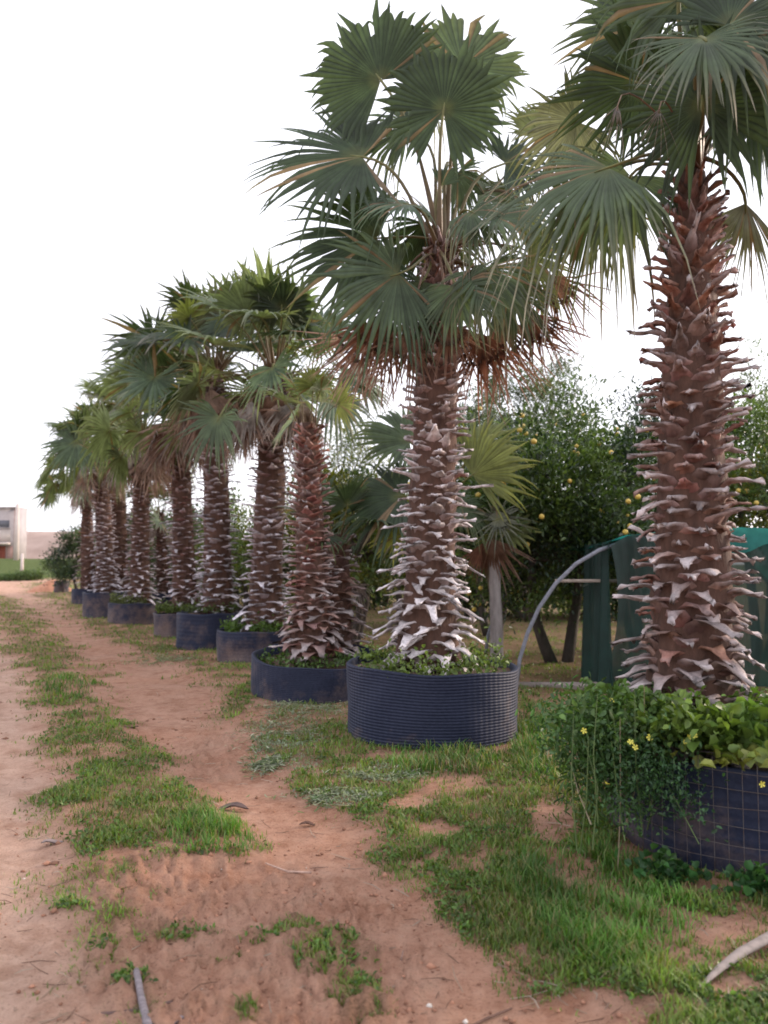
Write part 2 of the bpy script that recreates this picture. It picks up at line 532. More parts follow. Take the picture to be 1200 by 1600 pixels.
def frond(palm, rng, A, H, u, n, R, col='mid', tip='olive', nseg=34, S=R_(140), droop=.12, split=.56, cup=.15, costa=.18, jit=.055, tipd=.25, prad=.017, dead=False, arch=.3, name=None, label=None, short=.72, pcol=None):
    A, H, u = np.asarray(A, float), np.asarray(H, float), nrm(u)
    n = nrm(np.asarray(n, float) - u * np.dot(n, u))
    v = np.cross(n, u)
    th = np.linspace(-S, S, nseg) + rng.normal(size=nseg) * .004
    dth = 2 * S / (nseg - 1)
    d = np.cos(th)[:, None] * u + np.sin(th)[:, None] * v
    pp = -np.sin(th)[:, None] * u + np.cos(th)[:, None] * v
    r = R * (short + (1 - short) * np.cos(th * .55) ** 2) * (1 + rng.normal(size=nseg) * .05)
    T = np.array([.02, .2, .4, split, split + (1 - split) * .35, split + (1 - split) * .7, 1.0])
    nl = len(T)
    hs = split * math.tan(dth / 2)
    hw = np.where(T <= split, T * math.tan(dth / 2) * 1.12 + .002, hs * 1.05 * np.clip((1 - T) / (1 - split), 0, 1) ** .75)
    hw = hw[None, :] * r[:, None]
    torn = rng.random(nseg) < .13
    r = r * np.where(torn, rng.uniform(.6, .95, nseg), 1)
    rk = rng.random(nseg); rk2 = rng.normal(size=nseg) * jit
    rk = np.where(rng.random(nseg) < .1, 1.6, rk)
    free = np.clip((T - split) / (1 - split), 0, 1)
    C0 = H + d[:, None, :] * (r[:, None] * T[None, :])[..., None]
    C0 = C0 + n * ((cup * R * T[None, :] ** 1.4 * (1 - np.cos(th))[:, None]) - costa * R * T[None, :] ** 2 * np.clip(np.cos(th), 0, 1)[:, None])[..., None]
    C0 = C0 + pp[:, None, :] * ((rk2[:, None]) * r[:, None] * free[None, :])[..., None]
    dz = droop * R * T[None, :] ** 2.4 * (.6 + .8 * np.minimum(rk, 1.1))[:, None] + tipd * R * free[None, :] ** 1.8 * (np.minimum(rk, 1.05) ** 2)[:, None]
    C0[..., 2] -= dz
    # limp tips fall inwards rather than stretch
    C0 = C0 - d[:, None, :] * (.35 * tipd * R * free[None, :] ** 2 * (np.minimum(rk, 1.05) ** 2)[:, None])[..., None]
    pl = (hw * .55)[..., None] * n
    ed = pp[:, None, :] * hw[..., None]
    V = np.stack([C0 - ed - pl * .5, C0 + pl * .5, C0 + ed - pl * .5], 2)      # nseg, nl, 3, 3
    idx = np.arange(nseg * nl * 3).reshape(nseg, nl, 3)
    a, b_, c_, d_ = idx[:, :-1, :-1], idx[:, :-1, 1:], idx[:, 1:, 1:], idx[:, 1:, :-1]
    Q = np.stack([a, b_, c_, d_], -1).reshape(-1, 4)
    c0, c1 = np.array(GREENS[col]), np.array(GREENS[tip])
    segv = (1 + rng.normal(size=nseg) * .13)[:, None, None]
    brn = (rng.random(nseg) < .05)[:, None, None]
    c0 = np.where(brn, np.array([.17, .12, .07]), c0) if not dead else c0
    k = np.clip((np.clip((T - .55) / .45, 0, 1) ** 1.5)[None, :, None] * (.35 + .65 * rk)[:, None, None], 0, 1)
    hub = (np.clip(1 - T / .18, 0, 1))[None, :, None]
    cc = (c0 * (1 - k) + c1 * k) * segv
    cc = cc * (1 - .5 * hub) + np.array([.16, .17, .06]) * .5 * hub if not dead else cc
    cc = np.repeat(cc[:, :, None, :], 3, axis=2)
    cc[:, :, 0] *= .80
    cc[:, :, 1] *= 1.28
    o = build(name or ('dead_frond' if dead else 'frond'), V.reshape(-1, 3), [Q], M_dead if dead else M_frond, palm, cc.reshape(-1, 3))
    if label: o['label'] = label
    # petiole, a curved stalk flattened above
    L = np.linalg.norm(H - A)
    m0 = A + (H - A) * .35 + np.array([0, 0, arch * L * .6])
    m1 = H - u * L * .33
    t = np.linspace(0, 1, 9)[:, None]
    pts = (1 - t) ** 3 * A + 3 * (1 - t) ** 2 * t * m0 + 3 * (1 - t) * t * t * m1 + t ** 3 * H
    pts = np.vstack([pts, H + u * R * .10])
    rad = np.concatenate([np.linspace(prad * 2.0, prad, 4), np.linspace(prad, prad * .8, 5), [prad * .3]])
    mb = MB()
    if pcol is None:
        ca, cb = (np.array([.10, .055, .03]), np.array([.15, .16, .055])) if not dead else (np.array([.12, .06, .04]), np.array([.2, .13, .09]))
    else:
        ca = cb = np.array(GREENS[pcol])
    tt = np.linspace(0, 1, len(pts))[:, None]
    mb.tube(pts, rad, 6, ca * (1 - tt) + cb * tt, flat=.6)
    mb.build('petiole', M_petiole, o, True)
    return o

def crown(palm, rng, top, N, size, dead=8, lean=(0, 0, 0), cols=('dark', 'mid', 'blue', 'silver', 'silver', 'silver', 'olive', 'grey'), el0=86, el1=-12, nseg=30, dcols=('brown', 'pink', 'pale'), deadR=1.0):  # default greens greyed: pale veil of the distant crowns put into the leaf colour
    top = np.asarray(top, float)
    for k in range(N):
        f = (k + .5) / N
        az = k * 2.399963 + rng.normal() * .2
        el = R_(el0 + (el1 - el0) * f ** .9 + rng.normal() * 10)
        o = np.array([math.cos(az), math.sin(az), 0])
        dr = o * math.cos(el) + np.array([0, 0, math.sin(el)])
        Lp = size * (.7 + .5 * math.sin(min(1, f * 1.6 + .15) * PI / 2)) * rng.uniform(.85, 1.1)
        A = top + o * .08 + np.array([0, 0, -.30 * f])
        H = A + dr * Lp + np.array([0, 0, -.10 * Lp]) + np.array(lean) * Lp * .4
        bend = R_(8 + 26 * f + rng.normal() * 8)
        e2 = el - bend
        u = o * math.cos(e2) + np.array([0, 0, math.sin(e2)]) + np.array(lean) * .4 + rng.normal(size=3) * .12
        n = -o * math.sin(e2) + np.array([0, 0, math.cos(e2)]) + rng.normal(size=3) * .5
        c = cols[rng.integers(len(cols))]
        frond(palm, rng, A, H, u, n, size * rng.uniform(.68, .95), c, ('olive', 'grey', 'pale', 'grey')[rng.integers(4)], nseg, R_(rng.uniform(118, 150)), rng.uniform(.0, .08) + .08 * f, split=rng.uniform(.42, .58), cup=rng.uniform(.1, .35), tipd=rng.uniform(.1, .4), arch=.25, prad=.016 * size)
    for k in range(dead):
        az = k * 2.399963 * 1.07 + rng.normal() * .3 + 1
        o = np.array([math.cos(az), math.sin(az), 0])
        A = top + o * .12 + np.array([0, 0, -.32 - .25 * rng.random()])
        H = A + o * rng.uniform(.25, .5) * size + np.array([0, 0, -rng.uniform(.05, .3) * size])
        u = np.array([0, 0, -1.0]) + o * rng.uniform(.1, .45)
        frond(palm, rng, A, H, u, o, size * rng.uniform(.6, 1.0) * deadR, dcols[rng.integers(len(dcols))], 'pink', max(16, nseg - 8), R_(rng.uniform(40, 95)), .05, split=.4, cup=-rng.uniform(.1, .3), costa=.05, jit=.12, tipd=.15, dead=True, arch=.25, prad=.013 * size)

# ------------------------------------------------------------------ palm trunk with leaf-base boots
def trunk(palm, rng, base, top, prof, rings, per, wprof, L=(.20, .20, .26), grey=(1.0, 0.0), elev=(-30, 0, 45), detail=1, redbase=(.19, .095, .07), greyc=(.42, .37, .37), bs=1.0, scatter_long=.12):
    """prof: list of (t, radius); wprof unused widths factor; grey: (at base, at top); elev: boot tip elevation at base, middle, top"""
    base, top = np.asarray(base, float), np.asarray(top, float)
    tt = [p[0] for p in prof]; rr = [p[1] for p in prof]
    mb = MB()
    ts = np.linspace(0, 1, 26)
    pts = base + (top - base) * ts[:, None]
    cols = np.array([.08, .042, .03]) * np.ones((26, 1))  # dark core: shade in the gaps between boots put into the colour
    mb.tube(pts, np.interp(ts, tt, rr), 14, cols, jit=.05, rng=rng)
    H = np.linalg.norm(top - base)
    ax = nrm(top - base)
    nr = 7 if detail else 5
    s = np.linspace(0, 1, nr)
    N = rings * per
    for i in range(N):
        t = (i + .5) / N * .985 + rng.normal() * .003
        t = min(max(t, 0.0), 1)
        az = i * 2.399963 + rng.normal() * .09
        r = float(np.interp(t, tt, rr))
        o = np.array([math.cos(az), math.sin(az), 0])
        tg = np.array([-math.sin(az), math.cos(az), 0])
        p0 = base + (top - base) * t + o * r * .93
        w0 = PI * r / per * 1.6 * rng.uniform(.85, 1.15)
        g = np.interp(t, [0, 1], grey)
        Lb = float(np.interp(t, [0, .4, 1], L)) * rng.uniform(.7, 1.25)
        e1 = float(np.interp(t, [0, .45, 1], elev)) + rng.normal() * 13
        longb = False
        if rng.random() < scatter_long * (1 - t) * 2:
            Lb *= 1.55; longb = True
        e0 = 80 + rng.normal() * 4
        e = np.radians(e0 + (e1 - e0) * np.clip((s - .15) / .42, 0, 1) ** 1.1)
        Lb *= 1.15
        step = Lb / (nr - 1)
        path = [p0 - ax * .04]
        for q in range(1, nr):
            path.append(path[-1] + step * (o * math.cos(e[q]) + ax * math.sin(e[q])))
        path = np.array(path)
        side = rng.normal() * (.2 + .25 * max(0, 1 - t))
        path += tg * (side * Lb * s ** 1.5)[:, None]
        w = w0 * np.interp(s, [0, .25, .5, .75, 1], [.9, .66, .34, .19, .15 * rng.uniform(.7, 1.6)])
        nvec = np.array([-o * math.sin(a) + ax * math.cos(a) for a in e])       # upper face of the boot
        th = .009 * bs * np.interp(s, [0, .4, 1], [.5, 1.0, .75]) * (1.2 if g < .5 else 1)
        curl = np.interp(s, [0, .3, 1], [1.0, .8, .35])
        across = np.array([-1, -.5, 0, .5, 1])
        loopV = []
        for q in range(nr):
            row = []
            for a_ in across:           # outer (lower) face, wraps round the trunk
                row.append(path[q] + tg * a_ * w[q] + (nvec[q] * .0 + (-o) * 0) + nvec[q] * (abs(a_) ** 1.6) * w[q] * .42 * curl[q] - nvec[q] * th[q])
            for a_ in (1, 0, -1):
                row.append(path[q] + tg * a_ * w[q] * .97 + nvec[q] * (abs(a_) ** 1.6) * w[q] * .42 * curl[q] + nvec[q] * th[q] * (1 if a_ == 0 else .2))
            loopV.append(row)
        V = np.array(loopV)
        V[1:-1] += rng.normal(size=V[1:-1].shape) * .005 * bs
        V[-1] += (nvec[-1] * .02 + tg * .0) * rng.normal(size=(8, 1)) * .5 + (path[-1] - path[-2]) * rng.uniform(-.6, .6, size=(8, 1))
        k = 8
        Q = [(q * k + j, q * k + (j + 1) % k, (q + 1) * k + (j + 1) % k, (q + 1) * k + j) for q in range(nr - 1) for j in range(k)]
        e_ = (nr - 1) * k
        Q += [(e_ + 0, e_ + 1, e_ + 6, e_ + 7), (e_ + 1, e_ + 2, e_ + 6, e_ + 6)][:1]
        T = [(e_ + 1, e_ + 2, e_ + 6), (e_ + 2, e_ + 3, e_ + 6), (e_ + 3, e_ + 5, e_ + 6), (e_ + 3, e_ + 4, e_ + 5)]
        gi = np.clip(g + rng.normal() * .3, 0, 1)
        if longb: gi = max(gi, .8)
        rb = np.array(redbase) * rng.uniform(.45, 1.35) * np.array([1, rng.uniform(.85, 1.1), 1])
        gc = np.array(greyc) * rng.uniform(.6, 1.25)
        c = np.zeros((nr, 8, 3))
        seam = rng.uniform(.55, 1.0, 8)[:, None]
        for q in range(nr):
            kk = np.clip(gi * float(np.interp(s[q], [0, .25, .5, 1], [.0, .22, .95, 1.25])) + max(0, g - .65) * .55 + (.35 if rng.random() < .3 and q > nr - 3 else 0) * g, 0, 1)
            c[q] = (rb * float(np.interp(s[q], [0, .3, .6, 1], [.5, .95, 1.25, 1.35])) * (1 - kk) + gc * kk) * (seam * .5 + .5)  # red-brown boots, feet darkened: shade between boots put into the colour
            c[q, [0, 4, 5, 7]] = c[q, [0, 4, 5, 7]] * .9 + np.array([.36, .2, .13]) * .1 * (1 - g * .5)
        if rng.random() < .35 + .5 * g: c[-1] = gc * 1.1
        mb.add(V.reshape(-1, 3), Q, T, c.reshape(-1, 3))
    return mb.build('trunk', M_trunk, palm)

# ------------------------------------------------------------------ root-control pots
def pot(cx, cy, r, h, label, seed, ridges=16, cols=64, soil=.09, tilt=(0, 0), dirt=.2, group='big black nursery pots', fine=False, amp=.005, soilh=None):
    rng = np.random.default_rng(seed)
    z0 = float(height(np.array([cx]), np.array([cy]))[0]) - .03
    e = empty('plant_pot', (cx, cy, z0), label, 'pot', group)
    na, nz = (cols * 4, ridges * 5) if fine else (72, ridges * 3)
    a = np.linspace(0, 2 * PI, na, endpoint=False)
    z = np.linspace(0, 1, nz + 1)
    A, Z = np.meshgrid(a, z)
    ph = rng.random(4) * 6
    wob = 1 + .006 * np.sin(2 * A + ph[0]) + .005 * np.sin(3 * A + ph[1] + Z * 2) + .006 * np.sin(7 * A + ph[2])
    rid = amp * np.abs(np.sin(Z * ridges * PI)) ** .6
    if fine: rid = rid * (.35 + .65 * np.abs(np.sin(A * cols / 2)) ** .4)
    rad = r * wob * (1 + .01 * Z) + rid
    zz = Z * h + Z * (tilt[0] * np.cos(A) + tilt[1] * np.sin(A)) * r + Z * .008 * np.sin(5 * A + ph[3])
    rad = rad + (vnoise(np.cos(A) * 3 + 7 + seed, np.sin(A) * 3 + Z * 2.5, seed) - .5) * .03
    V = np.stack([cx + rad * np.cos(A), cy + rad * np.sin(A), z0 + zz], -1)
    n, m = A.shape
    th = .012
    Vi = np.stack([cx + (r * wob - th - .02) * np.cos(A), cy + (r * wob - th - .02) * np.sin(A), z0 + zz], -1)[[-1, n // 2]]
    V = np.concatenate([V, Vi], 0)
    n += 2
    i = np.arange(n - 1)[:, None] * m
    j = np.arange(m)[None, :]
    q = np.stack([i + j, i + (j + 1) % m, i + m + (j + 1) % m, i + m + j], -1).reshape(-1, 4)
    dr = np.clip(dirt + (1 - V[..., 2] / h + z0 / h) * .22, 0, 1)
    c = np.stack([dr, dr, dr], -1).reshape(-1, 3)
    build('shell', V.reshape(-1, 3), [q], M_pot, e, c, True)
    # soil surface, lumpy
    rs = np.linspace(0, 1, 9)[1:]
    As, Rs = np.meshgrid(np.linspace(0, 2 * PI, 40, endpoint=False), rs)
    sx, sy = cx + Rs * (r - .02) * np.cos(As), cy + Rs * (r - .02) * np.sin(As)
    sh = soilh if soilh is not None else h - soil
    sz = z0 + sh + (tilt[0] * np.cos(As) + tilt[1] * np.sin(As)) * r * Rs * .8 + (fbm(sx * 9, sy * 9, 3, seed) - .5) * .07
    V = np.vstack([[[cx, cy, z0 + sh + .03]], np.stack([sx, sy, sz], -1).reshape(-1, 3)])
    m = 40
    i = np.arange(7)[:, None] * m + 1
    j = np.arange(m)[None, :]
    q = np.stack([i + j, i + m + j, i + m + (j + 1) % m, i + (j + 1) % m], -1).reshape(-1, 4)
    t = np.array([(0, 1 + k, 1 + (k + 1) % m) for k in range(m)])
    build('soil', V, [q, t], M_soil, e, None, True)
    POTS.append((cx, cy, r))
    return e, z0 + sh

def wire_mesh(e, cx, cy, r, h, nh, nv, rad, seed, z0=0, sag=.02, a0=0, a1=2 * PI):
    rng = np.random.default_rng(seed)
    mb = MB()
    a = np.linspace(a0, a1, 60)
    for k in range(nh):
        z = z0 + h * k / (nh - 1)
        ph = rng.random() * 6
        pts = np.stack([cx + (r + sag * .5 * np.sin(a * 5 + ph)) * np.cos(a), cy + (r + sag * .5 * np.sin(a * 5 + ph)) * np.sin(a), z + sag * .35 * np.sin(a * 3 + ph)], -1)
        mb.tube(pts, rad, 4)
    for k in range(nv):
        t = a0 + (a1 - a0) * k / nv
        zz = np.linspace(z0, z0 + h, 6)
        rr = r + .004 + rng.normal(size=6) * .003
        mb.tube(np.stack([cx + rr * math.cos(t), cy + rr * math.sin(t), zz], -1), rad, 4)
    return mb.build('wire_mesh', M_wire, e)

PG = 'fan palms standing in black pots along the track'
# ---- near palm at the frame's edge
e, s1 = pot(2.12, 4.72, .78, .56, 'wide black pot wrapped in wire netting and overgrown with yellow-flowered weeds', 1, 9, 40, .08, dirt=.0, fine=False, soilh=.46)
wire_mesh(e, 2.12, 4.72, .80, .60, 8, 74, .0018, 3, z0=.0)
rng = np.random.default_rng(101)
near = empty('fan_palm', (1.79, 4.75, s1), 'tallest palm with clean reddish-brown trunk rising from the wire-wrapped weedy pot', 'palm tree', PG)
Tn = P(1080, 272, 4.8)
trunk(near, rng, (1.79, 4.75, s1 - .1), Tn, [(0, .25), (.12, .245), (.4, .20), (.65, .175), (.82, .13), (.93, .095), (1, .08)], 44, 10, None, L=(.175, .14, .13), grey=(.8, .1), elev=(-28, -4, 40), redbase=(.21, .095, .065), scatter_long=.2)

def pix_frond(palm, rng, A, hx, hy, Y, ang, depthc, Rpx, face, roll=0, **kw):
    """frond whose hub stands at distance Y; ang: heading in the picture plane, depthc: component away from the viewer"""
    H = P(hx, hy, Y)
    R = Rpx / FPX * Y
    a = R_(ang)
    u = nrm([math.cos(a), depthc, math.sin(a)])
    up = np.array([0, 0, 1.0]) if abs(u[2]) < .85 else np.array([-math.copysign(1, math.cos(a)), 0, 0])
    up = nrm(up - u * up.dot(u))
    camd = nrm(-H + np.array([0, 0, CAM_H]))
    camd = nrm(camd - u * camd.dot(u))
    n = up * (1 - face) + camd * face
    rr = R_(roll)
    n = nrm(n)
    n = n * math.cos(rr) + np.cross(u, n) * math.sin(rr)
    return frond(palm, rng, A, H, u, n, R, **kw)

rng = np.random.default_rng(5)
An = Tn + np.array([0, 0, -.02])
def nf(*a, **k):
    A = An + np.array([rng.normal() * .04, -.03 + rng.normal() * .03, rng.uniform(-.02, .1)])
    return pix_frond(near, rng, A, *a, **k)
kw = dict(nseg=50)
nf(1098, 165, 4.45, 95, -.12, 170, 1.0, col='dark', tip='dark', S=R_(165), droop=.05, cup=.05, costa=0, short=.9, **kw)
nf(1000, 130, 4.9, 165, -.1, 150, .85, col='dark', tip='mid', S=R_(150), droop=.05, **kw)
nf(1010, 40, 5.2, 130, .2, 170, .75, col='dark', tip='grey', S=R_(140), droop=.06, **kw)
nf(950, 262, 4.5, 202, -.15, 250, .45, col='mid', tip='pale', S=R_(88), droop=.2, tipd=.5, split=.45, **kw)
nf(985, 275, 4.95, 235, .1, 165, .7, col='mid', tip='brown', S=R_(110), droop=.25, tipd=.7, **kw)
nf(930, 300, 5.2, 250, .2, 150, .6, col='mid', tip='olive', S=R_(100), droop=.2, tipd=.6, **kw)
nf(1165, 318, 4.9, 268, 0, 170, .6, col='grey', tip='grey', S=R_(62), droop=.0, split=.4, cup=-.3, arch=.7, tipd=.1, **kw)
nf(1060, 0, 4.6, 95, -.3, 190, .8, col='mid', tip='blue', S=R_(140), droop=.1, **kw)
nf(1140, 40, 4.4, 20, -.35, 210, .55, col='dark', tip='mid', S=R_(140), droop=.22, tipd=.5, **kw)
nf(1180, 150, 4.7, -10, -.1, 180, .6, col='dark', tip='mid', S=R_(140), droop=.2, **kw)
nf(1150, 60, 5.3, 40, .4, 190, .6, col='olive', tip='mid', S=R_(140), droop=.12, **kw)
nf(1200, 230, 5.2, -25, .3, 150, .5, col='mid', tip='olive', S=R_(130), droop=.2, **kw)
nf(900, 190, 5.3, 205, .2, 120, .8, col='grey', tip='olive', S=R_(130), droop=.2, **kw)
nf(1090, 90, 5.2, 80, .3, 200, .8, col='mid', tip='olive', S=R_(140), droop=.1, **kw)
nf(1250, 80, 4.6, 0, 0, 190, .6, col='mid', tip='olive', S=R_(140), droop=.2, **kw)
nf(1100, 60, 4.1, 270, -.8, 150, .2, col='mid', tip='pale', S=R_(120), droop=.2, **kw)
for i_, (hx, hy, L_) in enumerate(((965, 165, 85), (1030, 170, 80))):
    nf(hx, hy, 4.4, 262, 0, L_, .7, col='pale', tip='pale', S=R_(35), nseg=9, droop=0, split=.1, cup=-.1, jit=.2, dead=True, prad=.006)

# ---- main palm in the middle
e, s2 = pot(.44, 7.42, .765, .66, 'blue-black ribbed pot in the middle, the largest fully seen', 2, 26, 84, .05, dirt=-.1, fine=True, amp=.008, tilt=(-.025, 0))
rng = np.random.default_rng(202)
main = empty('fan_palm', (.44, 7.42, s2), 'full-crowned palm with diamond-patterned grey and brown trunk in the middle pot', 'palm tree', PG)
Tm = P(688, 372, 7.42)
trunk(main, rng, P(668, 1040, 7.4), Tm, [(0, .30), (.05, .28), (.12, .245), (.2, .225), (.6, .20), (.8, .17), (.92, .11), (1, .08)], 46, 9, None, L=(.185, .14, .13), grey=(1.25, .3), elev=(-40, 8, 40), redbase=(.24, .115, .08), greyc=(.62, .57, .58), scatter_long=.13)
rng = np.random.default_rng(7)
def mf(*a, **k):
    a = list(a); a[5] = a[5] * (.86 if not k.get('dead') else 1.1)
    A = Tm + np.array([rng.normal() * .05, -.03 + rng.normal() * .04, rng.uniform(-.42, .02)])
    k.setdefault('nseg', 46)
    return pix_frond(main, rng, A, *a, **k)
mf(595, 125, 7.5, 125, .05, 165, .9, split=.74, col='dark', tip='mid', S=R_(125), droop=.02, cup=.1, costa=.05)
mf(693, 172, 7.2, 82, -.1, 142, 1.0, split=.74, col='dark', tip='mid', S=R_(160), droop=.02, cup=.05, costa=0, short=.85)
mf(722, 105, 7.7, 80, .15, 140, .95, split=.74, col='mid', tip='olive', S=R_(150), droop=.03, cup=.05, costa=0, short=.85)
mf(566, 245, 7.4, 172, 0, 235, .55, col='dark', tip='mid', S=R_(115), droop=.07, cup=.12, roll=10)
mf(592, 372, 7.3, 184, -.1, 215, .6, col='dark', tip='olive', S=R_(110), droop=.12, cup=.12)
mf(622, 428, 6.9, 204, -.35, 172, .85, col='blue', tip='mid', S=R_(125), droop=.22, cup=.1, tipd=.3, short=.6)
mf(712, 448, 6.9, 285, -.35, 118, .9, col='mid', tip='grey', S=R_(125), droop=.12, cup=.1, tipd=.3)
mf(660, 440, 7.2, 235, -.2, 125, .7, col='dark', tip='mid', S=R_(100), droop=.2)
mf(795, 455, 7.4, -35, 0, 110, .75, col='mid', tip='rust', S=R_(110), droop=.25, tipd=.4)
mf(825, 400, 7.7, -20, .1, 115, .7, col='olive', tip='yellow', S=R_(120), droop=.2)
mf(790, 255, 7.8, 20, .2, 120, .6, col='dark', tip='mid', S=R_(120), droop=.12)
mf(850, 215, 8.1, 50, .3, 130, .8, col='olive', tip='mid', S=R_(140), droop=.1)
mf(640, 320, 7.0, 178, -.4, 130, .35, col='blue', tip='mid', S=R_(100), droop=.2)
mf(690, 290, 7.3, 60, -.2, 60, .6, col='dark', tip='dark', S=R_(60), nseg=16, droop=.05)
mf(640, 200, 7.9, 140, .3, 150, .6, col='blue', tip='pale', S=R_(120), droop=.35, tipd=.6)
mf(770, 340, 7.1, 10, -.3, 140, .4, col='mid', tip='olive', S=R_(120), droop=.2)
mf(760, 420, 6.9, -60, -.35, 130, .6, col='mid', tip='brown', S=R_(110), droop=.2, tipd=.5)
mf(735, 330, 7.0, 320, -.3, 110, .5, col='mid', tip='pale', S=R_(100), droop=.3, tipd=.6)
mf(715, 270, 7.8, 300, .3, 95, .6, col='mid', tip='grey', S=R_(110), droop=.25, tipd=.5)
mf(665, 350, 7.9, 250, .4, 120, .7, col='dark', tip='brown', S=R_(90), droop=.25, tipd=.5)
mf(700, 345, 7.9, 275, .4, 110, .8, col='dark', tip='brown', S=R_(80), droop=.2, tipd=.5)
mf(745, 300, 8.0, 25, .3, 130, .5, col='silver', tip='olive', S=R_(120), droop=.2)
mf(700, 380, 8.1, 100, .5, 140, .4, col='mid', tip='olive', S=R_(130), droop=.15)
mf(800, 330, 8.2, 15, .5, 130, .6, col='olive', tip='yellow', S=R_(130), droop=.15)
for (hx, hy, YY, an, L_, c_) in ((600, 500, 7.2, 250, 120, 'rust'), (640, 520, 7.0, 262, 105, 'brown'), (570, 520, 7.5, 245, 110, 'pink'), (750, 520, 7.2, 272, 125, 'rust'), (835, 490, 7.6, 285, 95, 'rust'),
                                 (700, 505, 7.0, 275, 85, 'brown'), (780, 500, 7.8, 285, 130, 'brown'), (610, 500, 7.9, 255, 130, 'brown'), (720, 510, 7.9, 275, 110, 'brown'), (665, 500, 7.85, 268, 100, 'rust'), (860, 430, 7.8, 290, 110, 'brown')):
    mf(hx, hy, YY, an, 0, L_, .7, col=c_, tip='pink', S=R_(55), nseg=24, droop=.0, split=.35, cup=-.25, jit=.12, tipd=.1, dead=True, prad=.012)

# ---- third pot: slim reddish palm with a cut-back crown, a second short stem beside it
e, s3 = pot(-.80, 9.65, .76, .46, 'low dark pot leaning forward, its rim sagging in front of the slim red palm', 3, 20, 70, .10, dirt=.0, fine=True, amp=.007, tilt=(-.03, .10), soilh=.35)
rng = np.random.default_rng(303)
p3 = empty('fan_palm', (-.9, 9.6, s3), 'slim red-brown palm with a small upright tuft and no full crown', 'palm tree', PG)
T3 = P(482, 662, 9.6)
trunk(p3, rng, P(487, 1020, 9.5), T3, [(0, .28), (.08, .25), (.2, .18), (.6, .16), (.85, .13), (1, .09)], 40, 7, None, L=(.19, .13, .12), grey=(.65, .1), elev=(-35, 10, 40), detail=0, redbase=(.25, .11, .08), scatter_long=.05)
crown(p3, rng, T3, 7, .5, 0, el0=86, el1=48, cols=('silver', 'mid', 'blue', 'olive'))
rng = np.random.default_rng(304)
p3b = empty('fan_palm', (-.55, 10.3, s3 - .1), 'short grey-stubbed palm close behind the slim red palm', 'palm tree', PG)
T3b = P(528, 835, 10.3)
trunk(p3b, rng, P(527, 1025, 10.3), T3b, [(0, .2), (.5, .17), (1, .12)], 14, 6, None, L=(.22, .2, .16), grey=(.8, .5), elev=(-30, -20, 20), detail=0)
crown(p3b, rng, T3b, 8, .55, 2, el0=80, el1=30, cols=('dark', 'mid', 'blue'))

# ---- the row running away
ROW = [  # pot x, y, r, h, dirt, label pot ; trunk base px,py, top px,py, Y, r, grey, N, size, dead, label
    (-2.05, 13.05, .64, .50, .12, 'pale dusty blue pot just beyond the sagging dark pot', (413, 985), (430, 575), 13.1, .30, (1.35, .4), 30, 1.08, 26, 'palm with whitened lower trunk directly beyond the slim red palm', (-.1, 0, .05)),
    (-3.27, 15.1, .60, .70, .0, 'tall smooth blue-black pot with the whitest trunk in it', (341, 950), (335, 572), 15.2, .30, (1.6, .6), 30, 1.15, 30, 'palm with the whitest trunk and a skirt of pink-brown dead leaves', (-.1, 0, .05)),
    (-4.32, 17.1, .55, .54, .2, 'dirty dark pot half hidden by the tall smooth blue-black one', (290, 950), (280, 635), 17.3, .27, (.6, .1), 26, 1.08, 20, 'palm with brown trunk between the whitest trunk and the paired trunks', (-.2, 0, .05)),
    (-6.41, 20.6, .62, .55, .15, 'wide low blue-black pot under the slender brown trunk far along the row', (218, 940), (222, 672), 20.6, .27, (.8, .1), 27, 1.12, 16, 'slender brown palm in the wide low pot far along the row', (-.15, 0, .05)),
    (-8.17, 23.6, .62, .75, .1, 'blue-black pot at the far end of the row with grass at its foot', (165, 925), (158, 700), 23.8, .29, (1.3, .2), 26, 1.05, 12, 'palm with grey-white foot at the far end of the row', (-.2, 0, 0)),
]
for k, (x, y, r, h, dirt, lp, bpx, tpx, Y, tr, gr, N, size, dead, lab, lean) in enumerate(ROW):
    e, s = pot(x, y, r, h, lp, 20 + k, 10, 40, .05, dirt=dirt, fine=False)
    rng = np.random.default_rng(400 + k)
    b = P(bpx[0], bpx[1], Y); b[2] = s
    p = empty('fan_palm', b, lab, 'palm tree', PG)
    T = P(tpx[0], tpx[1], Y)
    trunk(p, rng, b, T, [(0, tr * 1.1), (.15, tr * .88), (.6, tr * .76), (.9, tr * .6), (1, tr * .4)], 34, 8, None, L=(.18, .14, .12), grey=gr, elev=(-25, 5, 40), detail=0, redbase=(.2, .10, .08), greyc=(.62, .58, .63))
    crown(p, rng, T, N, size, dead, lean)
BACK = [  # back line and far end
    ((187, 935), (184, 690), 25.5, .27, (.5, .05), 18, 1.0, 6, 'palm with brown trunk squeezed between the end palm and the slender one', 'dark pot squeezed between the two end pots'),
    ((256, 925), (250, 800), 26.5, .2, (.6, .3), 14, .8, 4, 'small palm set back behind the row in a narrow blue pot', 'narrow blue pot set back behind the row'),
    ((138, 925), (135, 750), 31.0, .26, (.5, .1), 20, 1.05, 4, 'last palm of the row, its dark fans reaching over the citrus bush', 'last dark pot of the row half hidden in grass'),
]
